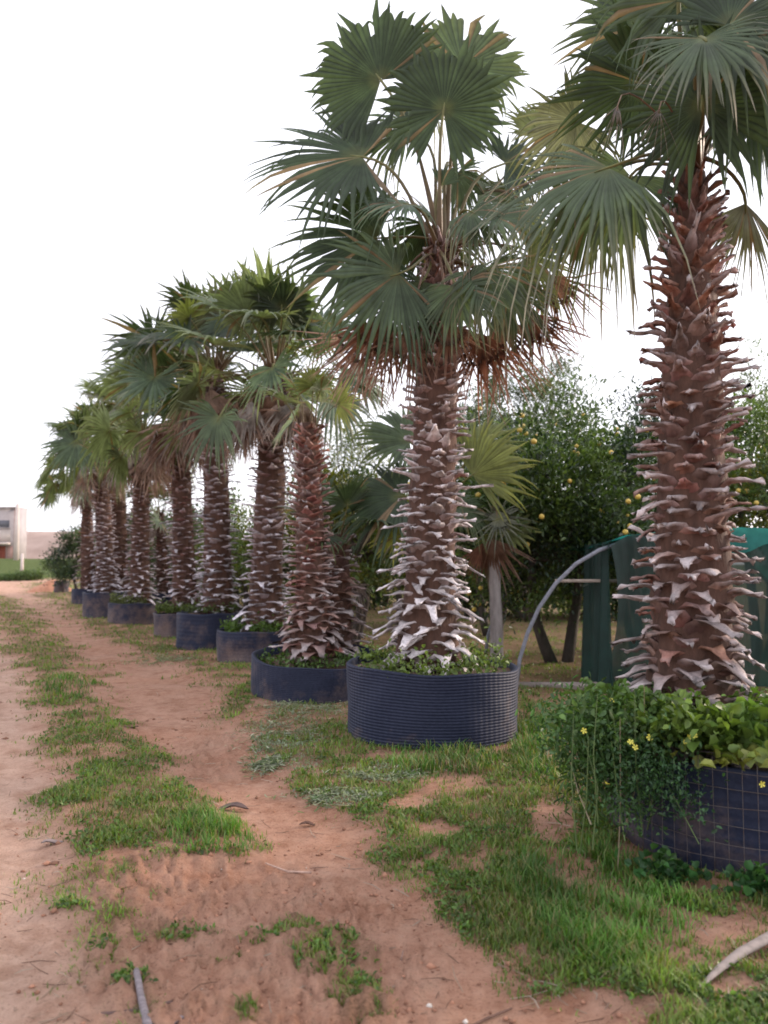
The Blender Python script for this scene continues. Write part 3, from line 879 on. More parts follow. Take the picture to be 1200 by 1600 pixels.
for k, (bpx, tpx, Y, tr, gr, N, size, dead, lab, lp) in enumerate(BACK):
    b = P(bpx[0], bpx[1], Y)
    e, s = pot(b[0], b[1], .38 if k == 1 else .6, .6, lp, 40 + k, 10, 40, .05, dirt=.05)
    rng = np.random.default_rng(500 + k)
    b[2] = s
    p = empty('fan_palm', b, lab, 'palm tree', PG)
    T = P(tpx[0], tpx[1], Y)
    trunk(p, rng, b, T, [(0, tr * 1.15), (.15, tr), (.6, tr * .85), (1, tr * .4)], 20, 6, None, L=(.25, .18, .14), grey=gr, elev=(-25, 5, 40), detail=0)
    crown(p, rng, T, N, size, dead, (-.15, 0, 0), nseg=22, cols=('dark', 'mid', 'dark') if k == 2 else ('dark', 'mid', 'olive'))

# ---- second line: short palms standing in the ground behind
rng = np.random.default_rng(61)
q = P(690, 1010, 10.4)
sp = empty('young_palm', (q[0], q[1], 0), 'short palm hidden behind the middle trunk, holding out yellow-green fans', 'palm tree', 'young palms growing in the ground')
Ts = P(690, 815, 10.4)
trunk(sp, rng, (q[0], q[1], -.05), Ts, [(0, .15), (1, .09)], 14, 5, None, L=(.16, .14, .12), grey=(.7, .4), elev=(-20, 0, 30), detail=0)
def sf(*a, **k):
    k.setdefault('nseg', 34)
    return pix_frond(sp, rng, Ts + rng.normal(size=3) * .04, *a, **k)
sf(738, 742, 9.9, 34, -.1, 112, .8, col='olive', tip='yellow', S=R_(88), droop=.0)
sf(745, 700, 10.4, 50, .1, 85, .6, col='olive', tip='mid', S=R_(100), droop=.0)
sf(628, 775, 10.2, 185, 0, 125, .5, col='dark', tip='mid', S=R_(110), droop=.1)
sf(640, 690, 10.5, 140, .1, 100, .6, col='mid', tip='olive', S=R_(130), droop=.05)
sf(625, 835, 10.0, 190, -.1, 55, .5, col='yellow', tip='yellow', S=R_(90), droop=.1, nseg=18)
sf(720, 790, 10.9, 350, .2, 70, .5, col='mid', tip='olive', S=R_(120), droop=.15)
sf(665, 820, 10.9, 200, .3, 95, .5, col='mid', tip='olive', S=R_(120), droop=.15)
rng = np.random.default_rng(62)
q = P(775, 1020, 11.0)
sp2 = empty('young_palm', (q[0], q[1], 0), 'thin grey-stemmed palm with a starry fan and a folded brown leaf hanging on it', 'palm tree', 'young palms growing in the ground')
mb = MB()
zz = np.linspace(-.05, P(775, 862, 11.0)[2], 12)
mb.tube(np.stack([q[0] + .012 * np.sin(zz * 3), q[1] + zz * 0, zz], -1), np.linspace(.095, .075, 12), 10, (.30, .27, .26), jit=.03, rng=rng)
mb.build('trunk', M_bark, sp2, True)
A2 = np.array([q[0], q[1], zz[-1]])
def s2f(*a, **k): return pix_frond(sp2, rng, A2, *a, **k)
s2f(777, 812, 10.8, 20, 0, 66, .8, col='grey', tip='grey', S=R_(165), nseg=26, split=.25, droop=.08, jit=.08)
s2f(790, 830, 11.1, 60, .2, 60, .6, col='olive', tip='yellow', S=R_(140), nseg=20, droop=.1)
s2f(768, 842, 10.85, 278, 0, 78, .6, col='brown', tip='pink', S=R_(60), nseg=18, split=.4, cup=-.4, droop=0, dead=True, prad=.01, arch=1.0)
s2f(755, 848, 11.0, 262, 0, 60, .6, col='rust', tip='brown', S=R_(45), nseg=14, split=.5, cup=-.4, droop=0, dead=True, prad=.01, arch=1.0)

# ------------------------------------------------------------------ citrus and other trees
def tree(name, label, cat, bx, by, cz, rx, rz, nleaf, lsize, rng, group, cols, trunks=2, fruit=0, clumps=60, ctop=None, fruitc=(.60, .43, .09), airy=.16, aspect=.45, bot=.8):
    z0 = float(height(np.array([bx]), np.array([by]))[0])
    e = empty(name, (bx, by, z0), label, cat, group)
    ctr = np.array([bx, by, cz])
    mb = MB()
    dirs = rng.normal(size=(clumps, 3)); dirs /= np.linalg.norm(dirs, axis=1, keepdims=True)
    dirs[:, 2] = np.where(dirs[:, 2] < -bot, -dirs[:, 2] * .4 - .3, dirs[:, 2])
    rad = rng.uniform(.5, 1.0, clumps) ** .5
    cc = ctr + dirs * rad[:, None] * np.array([rx, rx, rz]) * (1 + .16 * rng.normal(size=(clumps, 1)))
    for k in range(trunks):
        a = rng.random() * 6.28
        b = np.array([bx + math.cos(a) * .12, by + math.sin(a) * .12, z0 - .05])
        f = ctr + np.array([math.cos(a) * rx * .3, math.sin(a) * rx * .3, -rz * .35])
        ts = np.linspace(0, 1, 7)[:, None]
        pts = b + (f - b) * ts + np.sin(ts * PI) * np.array([math.cos(a + 1), math.sin(a + 1), 0]) * .15
        mb.tube(pts, np.linspace(.10, .055, 7) * (rx / 1.4), 8, (.085, .07, .06), jit=.06, rng=rng)
        for c in cc[k::trunks][:14]:
            ts2 = np.linspace(0, 1, 5)[:, None]
            p2 = f + (c - f) * ts2 + np.sin(ts2 * PI) * rng.normal(size=3) * .08
            mb.tube(p2, np.linspace(.035, .008, 5), 5, (.09, .075, .06))
    mb.build('trunk', M_bark, e, True)
    ids = rng.integers(clumps, size=nleaf)
    sz = rng.uniform(.7, 1.3, clumps) * airy * rx
    pos = cc[ids] + rng.normal(size=(nleaf, 3)) * sz[ids][:, None]
    C = np.array([GREENS2[c] for c in cols])[rng.integers(len(cols), size=clumps)][ids] * rng.uniform(.65, 1.4, (nleaf, 1))
    up = (pos - ctr) / np.array([rx, rx, rz]) * .6 + np.array([0, 0, .15])
    V, Q, CC = leaf_cloud(pos, lsize * rng.uniform(.7, 1.25, nleaf), rng, C, up, .7, aspect)
    build('crown', V, [Q], M_leaf, e, CC)
    for k in range(fruit):
        c = cc[rng.integers(clumps)]
        d = c - ctr
        front = np.array([0, -1.0, 0])
        p = c + nrm(d + front * .9) * airy * rx * rng.uniform(1.5, 2.5) + rng.normal(size=3) * .08
        m2 = MB()
        rr = rng.uniform(.030, .041)
        zs = np.linspace(-1, 1, 7)
        m2.tube(np.stack([p[0] + zs * 0, p[1] + zs * 0, p[2] + zs * rr * 1.05], -1), np.sqrt(np.maximum(0, 1 - zs ** 2)) * rr + .002, 8, np.array(fruitc) * rng.uniform(.85, 1.2))
        m2.build('fruit', M_fruit, e, True)
    return e
GREENS2 = {'citrus': (.06, .10, .036), 'citrusl': (.09, .14, .04), 'yell': (.16, .17, .03), 'pale': (.10, .14, .07), 'greyg': (.085, .11, .075), 'deep': (.018, .04, .018)}
CG = 'citrus trees of the orchard behind the palms'
rng = np.random.default_rng(71)
q = P(872, 818, 12.4)
tree('citrus_tree', 'dark citrus tree dotted with yellow fruit between the two biggest palms', 'citrus tree', q[0], q[1], q[2], 1.42, 1.5, 30000, .09, rng, CG, ('citrus', 'citrus', 'citrusl', 'citrusl', 'deep'), 2, 85, 90)
q = P(1185, 755, 13.0)
tree('citrus_tree', 'fruiting citrus tree rising above the green shade netting', 'citrus tree', q[0], q[1], q[2], 1.3, 1.25, 16000, .085, rng, CG, ('citrus', 'citrusl', 'yell', 'citrus'), 2, 26, 70)
q = P(1000, 770, 14.5)
tree('citrus_tree', 'citrus tree mostly hidden behind the tallest palm trunk', 'citrus tree', q[0], q[1], q[2], 1.3, 1.6, 14000, .09, rng, CG, ('citrus', 'citrusl', 'deep'), 2, 16, 70)
OT = [(545, 820, 15.5, 1.15, 1.2, ('citrusl', 'yell', 'citrus'), 'yellow-tinged citrus tree seen between the slim red palm and the middle palm', 10),
      (625, 850, 19, 1.3, 1.1, ('citrus', 'citrusl', 'deep'), 'low dark citrus tree deep behind the middle palm trunk', 5),
      (765, 760, 17, 1.4, 1.7, ('citrus', 'greyg'), 'citrus tree behind the thin grey-stemmed palm', 5),
      (455, 850, 20, 1.5, 1.4, ('citrusl', 'citrus', 'yell'), 'citrus tree behind the whitened and slim red trunks', 0),
      (385, 865, 25, 1.5, 1.6, ('yell', 'citrusl'), 'yellowish citrus tree glimpsed beside the whitest trunk', 0),
      (310, 865, 30, 1.6, 1.7, ('citrus', 'deep'), 'dark citrus tree glimpsed beyond the whitest trunk', 0),
      (240, 870, 33, 1.6, 1.6, ('citrus', 'deep'), 'dark citrus tree glimpsed between the slender palms', 0)]
for k, (px, py, Y, rx, rz, cols, lab, fr) in enumerate(OT):
    q = P(px, py, Y)
    tree('citrus_tree', lab, 'citrus tree', q[0], q[1], max(q[2] - .2, rz + .1), rx, rz, 8000, .11, np.random.default_rng(80 + k), CG, cols, 2, fr, 45)
FT = [(520, 860, 27, 'hazy citrus tree deep in the orchard, in line with the short stubbed palm'), (600, 868, 30, 'hazy citrus tree deep in the orchard, in line with the middle pot'), (680, 865, 26, 'deep orchard tree hidden by the middle trunk'),
      (735, 862, 24, 'deep orchard tree in line with the folded brown leaf'), (820, 862, 23, 'deep orchard tree under the fruiting citrus crown'), (905, 862, 24, 'deep orchard tree seen through the pipe hoop'), (960, 860, 22, 'deep orchard tree beside the netting edge'), (440, 866, 34, 'deep orchard tree behind the slim red trunk'),
      (372, 838, 27.5, 'deep orchard tree filling the gap after the whitest trunk'), (312, 845, 31.5, 'deep orchard tree filling the gap before the whitest trunk'), (262, 850, 36, 'deep orchard tree behind the small set-back palm'), (202, 855, 40, 'deep orchard tree behind the paired far trunks')]
for k, (px, py, Y, lab) in enumerate(FT):
    q = P(px, py, Y)
    tree('citrus_tree', lab, 'citrus tree', q[0], q[1], 1.45 if k < 8 else 1.9, 1.7, 1.45 if k < 8 else 2.0, 6500, .16, np.random.default_rng(180 + k), CG, (('citrus', 'yell', 'citrusl') if k % 3 else ('citrus', 'deep')), 2, 0, 40)
q = P(127, 872, 42)
tree('citrus_bush', 'dark rounded citrus bush at the far end of the palm row', 'bush', q[0], q[1], 1.75, 1.35, 1.3, 9000, .13, np.random.default_rng(95), None, ('deep', 'citrus'), 2, 0, 45)
q = P(830, 665, 21)
tree('tall_tree', 'tall pale airy tree showing above the fruiting citrus', 'tree', q[0], q[1], q[2], 1.7, 1.7, 10000, .12, np.random.default_rng(96), 'tall airy trees beyond the orchard', ('pale', 'greyg'), 1, 0, 60, airy=.11, aspect=.3)
q = P(1190, 680, 18)
tree('tall_tree', 'narrow pale tree rising over the netting at the edge', 'tree', q[0], q[1], q[2] - .3, .9, 2.0, 5500, .10, np.random.default_rng(97), 'tall airy trees beyond the orchard', ('pale', 'greyg', 'citrusl'), 1, 0, 50, airy=.22, aspect=.3)
q = P(570, 730, 24)
tree('tall_tree', 'pale airy tree beyond the dead leaf skirts and the middle palm', 'tree', q[0] - .4, q[1], q[2] - .5, 1.5, 1.8, 6500, .13, np.random.default_rng(98), 'tall airy trees beyond the orchard', ('pale', 'greyg', 'yell'), 1, 0, 50, airy=.24, aspect=.3)

# ------------------------------------------------------------------ hoop, netting and rails behind
HY = 9.9
hoop_px = [(808, 1064), (812, 1030), (824, 990), (842, 950), (868, 912), (900, 881), (936, 860), (975, 846), (1020, 838), (1070, 834), (1120, 836)]
pts = np.array([P(x, y, HY) for x, y in hoop_px])
xr = pts[-1][0] * 2 - pts[::-1][1:, 0]
pts2 = np.vstack([pts, np.stack([xr, pts[::-1][1:, 1], pts[::-1][1:, 2]], -1)])
hp = empty('tunnel_frame', pts2[0], 'bare grey pipe hoop arching from behind the middle pot to the netting', 'tunnel frame')
mb = MB(); mb.tube(pts2, .025, 10, (.22, .23, .27)); mb.build('hoop', M_plain, hp, True)
mb = MB(); mb.tube(pts2 + np.array([0, 3.0, 0]), .03, 8, (.22, .23, .27)); mb.build('hoop', M_plain, hp, True)
a, b = P(868, 907, HY + .3), P(1080, 907, HY + .3)
mb = MB(); mb.box((a[0], a[1], a[2] - .025), (b[0], b[1] + .05, a[2] + .015), (.42, .35, .30)); mb.build('crossbar', M_wood, hp)
a, b = P(806, 1072, HY + .08), P(1120, 1072, HY + .08)
rl = MB(); rl.box((a[0], a[1], a[2] - .06), (b[0], b[1] + .04, a[2] + .045), (.26, .22, .2))
tag(rl.build('ground_rail', M_wood), 'weathered low plank on edge between the middle pot and the netting', 'plank')
# netting draped over the frame
def net():
    e = empty('shade_net', (3.4, HY, 0), 'dark green shade netting draped over the tunnel behind the tallest palm', 'netting')
    rng = np.random.default_rng(9)
    x0 = P(944, 900, HY)[0]
    xs = np.linspace(x0, pts2[-1][0] - .15, 90)
    topz = np.interp(xs, pts2[:, 0], pts2[:, 2]) + .05
    s = np.linspace(0, 1, 22)
    X, Sg = np.meshgrid(xs, s)
    TZ = topz[None, :]
    fold = np.sin(X * 17 + 2 * np.sin(X * 5)) * .05 * (.25 + Sg) + np.sin(X * 41) * .015
    Yv = HY - .10 + fold + .12 * Sg
    Z = TZ * (1 - Sg) + .03 * Sg + .02 * np.sin(X * 9) * (1 - Sg)
    # gathered at its open edge
    Xv = X + .14 * np.sin(Sg * 3 + .4) * np.exp(-(X - x0) * 3)
    n, m = X.shape
    i = np.arange(n - 1)[:, None] * m; j = np.arange(m - 1)[None, :]
    q = np.stack([i + j, i + j + 1, i + m + j + 1, i + m + j], -1).reshape(-1, 4)
    build('front_sheet', np.stack([Xv, Yv, Z], -1).reshape(-1, 3), [q], M_net, e, None, True)
    ys = np.linspace(HY - .1, HY + 3.2, 24)
    Xr, Yr = np.meshgrid(xs, ys)
    Zr = topz[None, :] + .012 - .06 * np.sin((Yr - HY) / 3 * PI) + .012 * np.sin(Xr * 13 + Yr * 4)
    n, m = Xr.shape
    i = np.arange(n - 1)[:, None] * m; j = np.arange(m - 1)[None, :]
    q = np.stack([i + j, i + j + 1, i + m + j + 1, i + m + j], -1).reshape(-1, 4)
    M_roof = M_net.copy(); [setattr(nd.inputs[0], 'default_value', .6) for nd in M_roof.node_tree.nodes if nd.type == 'MIX_SHADER' and abs(nd.inputs[0].default_value - .07) < .01]
    build('roof_sheet', np.stack([Xr, Yr, Zr], -1).reshape(-1, 3), [q], M_roof, e, None, True)
    xs2 = np.linspace(P(1050, 830, HY)[0], pts2[-1][0] - .2, 60)
    tz2 = np.interp(xs2, pts2[:, 0], pts2[:, 2]) + .07
    s2_ = np.linspace(0, 1, 8)
    Xf, Sf = np.meshgrid(xs2, s2_)
    Yf = HY - .17 - .03 * Sf + np.sin(Xf * 11) * .03 * Sf
    Zf = tz2[None, :] - Sf * (.32 + .10 * np.sin(Xf * 2.3) + .04 * np.sin(Xf * 9))
    n, m = Xf.shape
    i = np.arange(n - 1)[:, None] * m; j = np.arange(m - 1)[None, :]
    q = np.stack([i + j, i + j + 1, i + m + j + 1, i + m + j], -1).reshape(-1, 4)
    M_flap = mat_leaf('backlit_net', .7, .35, (1, 1.2, 1.1), 4, .2)  # brighter teal: light through the net put into the colour
    build('backlit_flap', np.stack([Xf, Yf, Zf], -1).reshape(-1, 3), [q], M_flap, e, np.ones((Xf.size, 3)) * np.array([.03, .17, .15]), True)  # added flap, its teal painting the backlit top of the net
    # side sheet gathered in thick folds along the open edge
    ys = np.linspace(HY - .08, HY + 1.1, 40)
    Yr, Sg = np.meshgrid(ys, s)
    Xr = x0 + .05 + .09 * np.sin(Yr * 15) * (.3 + Sg) + .03 * np.sin(Yr * 37)
    Zr = (topz[0] + .02) * (1 - Sg) + .03 * Sg
    n, m = Xr.shape
    i = np.arange(n - 1)[:, None] * m; j = np.arange(m - 1)[None, :]
    q = np.stack([i + j, i + j + 1, i + m + j + 1, i + m + j], -1).reshape(-1, 4)
    build('side_sheet', np.stack([Xr, Yr, Zr], -1).reshape(-1, 3), [q], M_net, e, None, True)
net()

# ------------------------------------------------------------------ far end: building, bank, pole, mound, small pot
Mc = mat_wallpaint('concrete_wall', (.30, .27, .28), (.44, .40, .41))
Mb = mat_wallpaint('brick_pier', (.34, .20, .17), (.46, .30, .26))
Mr = mat_wallpaint('red_shutter', (.20, .05, .03), (.30, .09, .06))
Mw = mat_wallpaint('dark_window', (.10, .10, .12), (.16, .16, .18))
Mp = mat_wallpaint('pole_concrete', (.5, .42, .38), (.62, .54, .5))
YB = 100.0
xl, xr_ = P(-110, 880, YB)[0], P(24, 880, YB)[0]
zb, zt = 1.9, P(0, 794, YB)[2]
bd = empty('house', ((xl + xr_) / 2, YB, zb), 'unfinished two-storey grey block house at the far end of the track', 'house')
zm = P(0, 846, YB)[2]
def fbox(name, ax, bx_, pya, pyb, d0, d1, m, par=bd):
    a, b = P(ax, pyb, YB), P(bx_, pya, YB)
    mb = MB(); mb.box((a[0], YB + d0, a[2]), (b[0], YB + d1, b[2])); return mb.build(name, m, par)
wb = MB(); wb.box((xl, YB, zb - .6), (xr_, YB + 3, zt)); wb.build('wall', Mc, bd)
fbox('roof_slab', -112, 26, 791.5, 794.5, -.25, 3.2, Mc)
fbox('corner_pier', 21, 24.5, 795, 880, -.08, 3.02, Mb)
for (x0, x1) in ((-6, 15), (-46, -26), (-86, -66)):
    w = fbox('window', x0, x1, 813, 824, -.04, .1, Mw)
    fbox('sill', x0 - 1, x1 + 1, 824, 825.5, -.2, .0, Mc, w)
fbox('balcony', -60, 18, 848, 851, -1.2, -.02, Mp)
fbox('plaster_band', -60, 17, 828, 846, -.03, .1, Mp)
fbox('door', -4, 9, 853, 880, -.05, .1, Mr)
fbox('brick_wall', 9.5, 20.5, 853, 880, -.045, .1, Mb)
pl = P(25, 880, 90)
pe = MB(); pe.tube([(pl[0], 90, 1.6), (pl[0], 90, 5), (pl[0], 90, P(25, 787, 90)[2])], [.32, .28, .2], 8, (.5, .45, .43))
po = pe.build('utility_pole', Mp); tag(po, 'pale concrete utility pole in front of the block house', 'pole')
q = P(35, 865, 74); g = 0
pe = MB(); pe.tube([(q[0], 74, 0), (q[0], 74, q[2])], [.16, .14], 6); tag(pe.build('marker_post', Mp), 'short whitish post beside the round shrub before the block house', 'post')
def bank():
    xs = np.linspace(-150, -32, 80); ss = np.linspace(0, 1, 16)
    X, S_ = np.meshgrid(xs, ss)
    top = P(60, 829, 118)[2] + (fbm(X * .08, X * 0, 3, 4) - .5) * 1.0
    top = top * (1 - sstep(-42, -32, X) * .9)
    Yb = 104 + S_ * 14 + (fbm(X * .15, S_ * 3, 3, 6) - .5) * 2
    Z = 1.5 + (top - 1.5) * sstep(0, 1, S_)
    n, m = X.shape
    V = np.concatenate([np.stack([X, Yb, Z], -1), np.stack([X[-1], Yb[-1] + 18, Z[-1] - .2], -1)[None], np.stack([X[-1], Yb[-1] + 30, Z[-1] * 0 - .5], -1)[None]], 0)
    n += 2
    i = np.arange(n - 1)[:, None] * m; j = np.arange(m - 1)[None, :]
    q = np.stack([i + j, i + j + 1, i + m + j + 1, i + m + j], -1).reshape(-1, 4)
    Mk = mat_wallpaint('bank_earth', (.30, .21, .17), (.44, .32, .27), .35)
    tag(build('earth_bank', V.reshape(-1, 3), [q], Mk, None, None, True), 'bare pinkish earth bank behind the block house', kind='structure')
bank()
def shrub(px, py, Y, w, h, lab, seed, name='shrub', cat='bush', cols=('citrusl', 'citrus'), n=3000, group='low shrubs by the far track'):
    rng = np.random.default_rng(seed)
    q = P(px, py, Y)
    z0 = float(height(np.array([q[0]]), np.array([Y]))[0])
    e = empty(name, (q[0], Y, z0), lab, cat, group)
    pos = np.array([q[0], Y, z0]) + rng.normal(size=(n, 3)) * np.array([w * .42, w * .35, h * .1]) + np.array([0, 0, 1]) * (rng.random((n, 1)) ** .7) * h * .8
    c = np.array([GREENS2[k] for k in cols])[rng.integers(len(cols), size=n)] * rng.uniform(.7, 1.5, (n, 1))
    V, Q, C = leaf_cloud(pos, rng.uniform(.1, .2, n), rng, c, None, 1, .5)
    build('foliage', V, [Q], M_leaf, e, C)
    mb = MB(); mb.tube([(q[0], Y, z0 - .05), (q[0] + .05, Y, z0 + h * .5)], [.04, .015], 5, (.1, .08, .06)); mb.build('stem', M_bark, e)
shrub(47, 900, 72, 1.6, 1.0, 'round green shrub beside the short whitish post', 1)
shrub(12, 900, 72, 1.6, .7, 'low green shrub under the block house', 2)
# mound of orange soil and small pot
q = P(88, 922, 44)
xs, ys = np.meshgrid(np.linspace(-1.6, 1.4, 40), np.linspace(-1.1, 1.1, 30))
rr_ = np.hypot(xs / 1.4, ys / 1.0)
zz = .75 * np.clip(1 - rr_, 0, 1) ** .9 + (fbm(xs * 3, ys * 3, 3, 2) - .5) * .12 - .06
V = np.stack([q[0] - .5 + xs, 44.6 + ys, zz], -1).reshape(-1, 3)
i = np.arange(29)[:, None] * 40; j = np.arange(39)[None, :]
qd = np.stack([i + j, i + j + 1, i + 41 + j, i + 40 + j], -1).reshape(-1, 4)
Mm = mat_wallpaint('orange_soil', (.34, .14, .08), (.5, .25, .15), 6)
tag(build('soil_mound', V, [qd], Mm, None, None, True), 'small heap of orange soil spilling beside the far small pot', 'soil heap')
q = P(96, 922, 43.2)
pot(q[0], 43.2, .38, .66, 'small dark pot beside the orange soil heap', 77, 8, 30, .03, group='big black nursery pots')

# ------------------------------------------------------------------ grass
def in_pots(x, y, m=.0):
    k = np.zeros(len(x), bool)
    for (cx, cy, r) in POTS: k |= np.hypot(x - cx, y - cy) < r + m
    return k
HN = 2.0
def sample_ground(n, rng, rmin=1.9, rmax=75, p=-.45, half=34):
    u = rng.random(n)
    r = (rmin ** p + u * (rmax ** p - rmin ** p)) ** (1 / p)
    a = np.radians(rng.uniform(-half, half, n))
    return r * np.sin(a), r * np.cos(a)

def grass():
    rng = np.random.default_rng(12)
    x, y = sample_ground(520000, rng, 1.9, 75, -.55)
    d = density(x, y)
    cl = fbm(x * 9, y * 9, 2, 44)
    keep = rng.random(len(x)) < np.clip(d * 1.05 - .03, 0, 1) * sstep(.24, .52, cl + .12 * d)
    keep &= ~in_pots(x, y)
    x, y, d = x[keep], y[keep], d[keep]
    n = len(x)
    px, py = unproj(x, y)
    lush = blobs_at(px, py, LUSH)
    pale = blobs_at(px, py, PALE) * (fbm(x * 5, y * 5, 2, 9) > .45)
    r = np.hypot(x, y)
    h = rng.uniform(.012, .045, n) * (.7 + .6 * d) * (1 + 1.0 * lush) * (.6 + .8 * fbm(x * 4, y * 4, 2, 3))
    h = h * (1 + .02 * r)
    h = np.where(pale > .3, h * .6, h)
    w = .0021 * (1 + .16 * np.maximum(r - 2.5, 0)) * rng.uniform(.7, 1.5, n)
    z = height(x, y) + d * .012
    a = rng.random(n) * 2 * PI
    lean = rng.uniform(.15, 1.0, n) * h
    ld = np.stack([np.cos(a), np.sin(a), 0 * a], -1)
    sd_ = np.stack([-np.sin(a), np.cos(a), 0 * a], -1)
    b = np.stack([x, y, z - .005], -1)
    wv = sd_ * w[:, None]
    up = np.array([0, 0, 1.0])
    m = b + up * (h * .6)[:, None] + ld * (lean * .3)[:, None]
    t = b + up * (h * .95)[:, None] + ld * lean[:, None]
    V = np.stack([b - wv, b + wv, m + wv * .8, m - wv * .8, t], 1).reshape(-1, 3)
    i = np.arange(n)[:, None] * 5
    base = np.array([.125, .20, .035])
    gcol = base * rng.uniform(.6, 1.35, (n, 1)) * (1 + (fbm(x * 2.2, y * 2.2, 3, 77)[:, None] - .5) * 1.3)
    gcol = gcol * np.where(lush[:, None] > .4, np.array([.7, .95, .9]), 1)
    ydry = rng.random(n) < .22
    gcol[ydry] = np.array([.24, .22, .09]) * rng.uniform(.7, 1.2, (ydry.sum(), 1))
    pl_ = rng.random(n) < pale * .8
    gcol[pl_] = np.array([.26, .30, .20]) * rng.uniform(.6, 1.2, (pl_.sum(), 1))
    C = np.repeat(gcol, 5, axis=0)
    o = build('grass', V, [i + np.array([[0, 1, 2, 3]]), i + np.array([[3, 2, 4]])], M_grass, None, C)
    tag(o, 'short green grass on the verge and between the wheel tracks', 'grass', kind='stuff')
    print('grass blades', n)
grass()

def weeds():
    """broad-leaved ground weeds and wilted cut weeds"""
    rng = np.random.default_rng(13)
    x, y = sample_ground(220000, rng, 2.0, 30, -.5)
    d = density(x, y)
    cl = fbm(x * 5 + 3, y * 5, 3, 91)
    k = (rng.random(len(x)) < d * .9) & (cl > .49) & (d > .4) & ~in_pots(x, y)
    x, y = x[k], y[k]
    n = len(x)
    px, py = unproj(x, y)
    pale = blobs_at(px, py, PALE)
    pos = np.stack([x, y, height(x, y) + .012 + rng.random(n) * .022], -1)
    c = np.array([.085, .15, .035]) * rng.uniform(.5, 1.5, (n, 1))
    q = rng.random(n) < pale
    c[q] = np.array([.22, .26, .18]) * rng.uniform(.7, 1.3, (q.sum(), 1))
    V, Q, C = leaf_cloud(pos, rng.uniform(.012, .027, n) * (1 + .05 * np.hypot(x, y)), rng, c, np.array([0, 0, .3]), 1, .6)
    # ridge of wilted grey-green weeds raked beside the track
    m = 8000
    sp_ = [(440, 1150, 70, 30), (520, 1243, 80, 10), (600, 1212, 60, 8), (480, 1108, 90, 12), (415, 1190, 30, 12), (250, 1030, 60, 6)]
    which = rng.integers(len(sp_), size=m)
    bp = np.array(sp_)[which]
    gx = bp[:, 0] + rng.normal(size=m) * bp[:, 2] * .5
    gy = bp[:, 1] + rng.normal(size=m) * bp[:, 3] * .5
    wp = np.array([G(a, b) for a, b in zip(gx, gy)])
    kk = fbm(wp[:, 0] * 7, wp[:, 1] * 7, 2, 5) > .45
    wp = wp[kk]; m = len(wp)
    pos2 = np.stack([wp[:, 0], wp[:, 1], height(wp[:, 0], wp[:, 1]) + .01 + rng.random(m) * .025], -1)
    c2 = np.array([.34, .36, .27]) * rng.uniform(.5, 1.3, (m, 1))
    g2 = rng.random(m) < .35
    c2[g2] = np.array([.10, .17, .06]) * rng.uniform(.7, 1.3, (g2.sum(), 1))
    V2, Q2, C2 = leaf_cloud(pos2, rng.uniform(.03, .09, m), rng, c2, np.array([.3, 0, -.1]), .6, .18)
    V2[:, 2] = pos2[:, 2].repeat(6) + (V2[:, 2] - pos2[:, 2].repeat(6)) * .35
    o = build('weeds', np.vstack([V, V2]), [np.vstack([Q, Q2 + len(V)])], M_weed, None, np.vstack([C, C2]))
    tag(o, 'low broad-leaved weeds and wilted grey-green cuttings beside the track', 'weeds', kind='stuff')
weeds()

def debris():
    rng = np.random.default_rng(14)
    x, y = sample_ground(26000, rng, 1.9, 14, -.3)
    px, py = unproj(x, y)
    w = .10 + .6 * blobs_at(px, py, [(400, 1500, 330, 190), (330, 1150, 80, 60), (250, 1420, 150, 60)]) + .12 * density(x, y)
    k = (rng.random(len(x)) < w) & ~in_pots(x, y)
    x, y = x[k], y[k]
    n = len(x)
    s = rng.exponential(.006, n) + .003
    s = np.minimum(s, .035)
    ico = np.array([(1, 0, 0), (-1, 0, 0), (0, 1, 0), (0, -1, 0), (0, 0, 1), (0, 0, -1)], float)
    V = ico[None] * s[:, None, None] * rng.uniform(.5, 1.2, (n, 6, 1)) * np.array([1, 1, .6])
    a = rng.random(n) * 6.28
    ca, sa = np.cos(a)[:, None], np.sin(a)[:, None]
    V = np.stack([V[..., 0] * ca - V[..., 1] * sa, V[..., 0] * sa + V[..., 1] * ca, V[..., 2]], -1)
    V += np.stack([x, y, height(x, y) + .006], -1)[:, None]
    F = np.array([(0, 2, 4), (2, 1, 4), (1, 3, 4), (3, 0, 4), (2, 0, 5), (1, 2, 5), (3, 1, 5), (0, 3, 5)])
    i = (np.arange(n) * 6)[:, None, None]
    C = np.array([.36, .18, .115]) * rng.uniform(.5, 1.1, (n, 1))
    w_ = rng.random(n) < .012
    C[w_] = (.55, .5, .45)
    build_o = build('pebbles', V.reshape(-1, 3), [(F[None] + i).reshape(-1, 3)], M_plain, None, np.repeat(C, 6, axis=0), True)
    tag(build_o, 'crumbs of red soil and small stones on the track', 'pebbles', kind='stuff')
    # dry straw and twigs
    mb = MB()
    x, y = sample_ground(9000, rng, 1.9, 16, -.3)
    w = .12 + .5 * density(x, y)
    k = (rng.random(len(x)) < w) & ~in_pots(x, y)
    for a_, b_ in zip(x[k], y[k]):
        L = rng.uniform(.03, .16); t = rng.random() * PI
        z = float(height(np.array([a_]), np.array([b_]))[0]) + .012
        dv = np.array([math.cos(t), math.sin(t), rng.normal() * .15]) * L
        p = np.array([a_, b_, z])
        mb.tube([p - dv / 2, p + rng.normal(size=3) * .006, p + dv / 2], [.0016, .002, .0012], 3, np.array([(.30, .22, .16), (.16, .09, .06), (.4, .34, .27)][rng.integers(3)]) * rng.uniform(.6, 1.2), cap=False)
    tag(mb.build('straw_litter', M_plain), 'dry straw and twig litter over the soil', 'litter', kind='stuff')
debris()

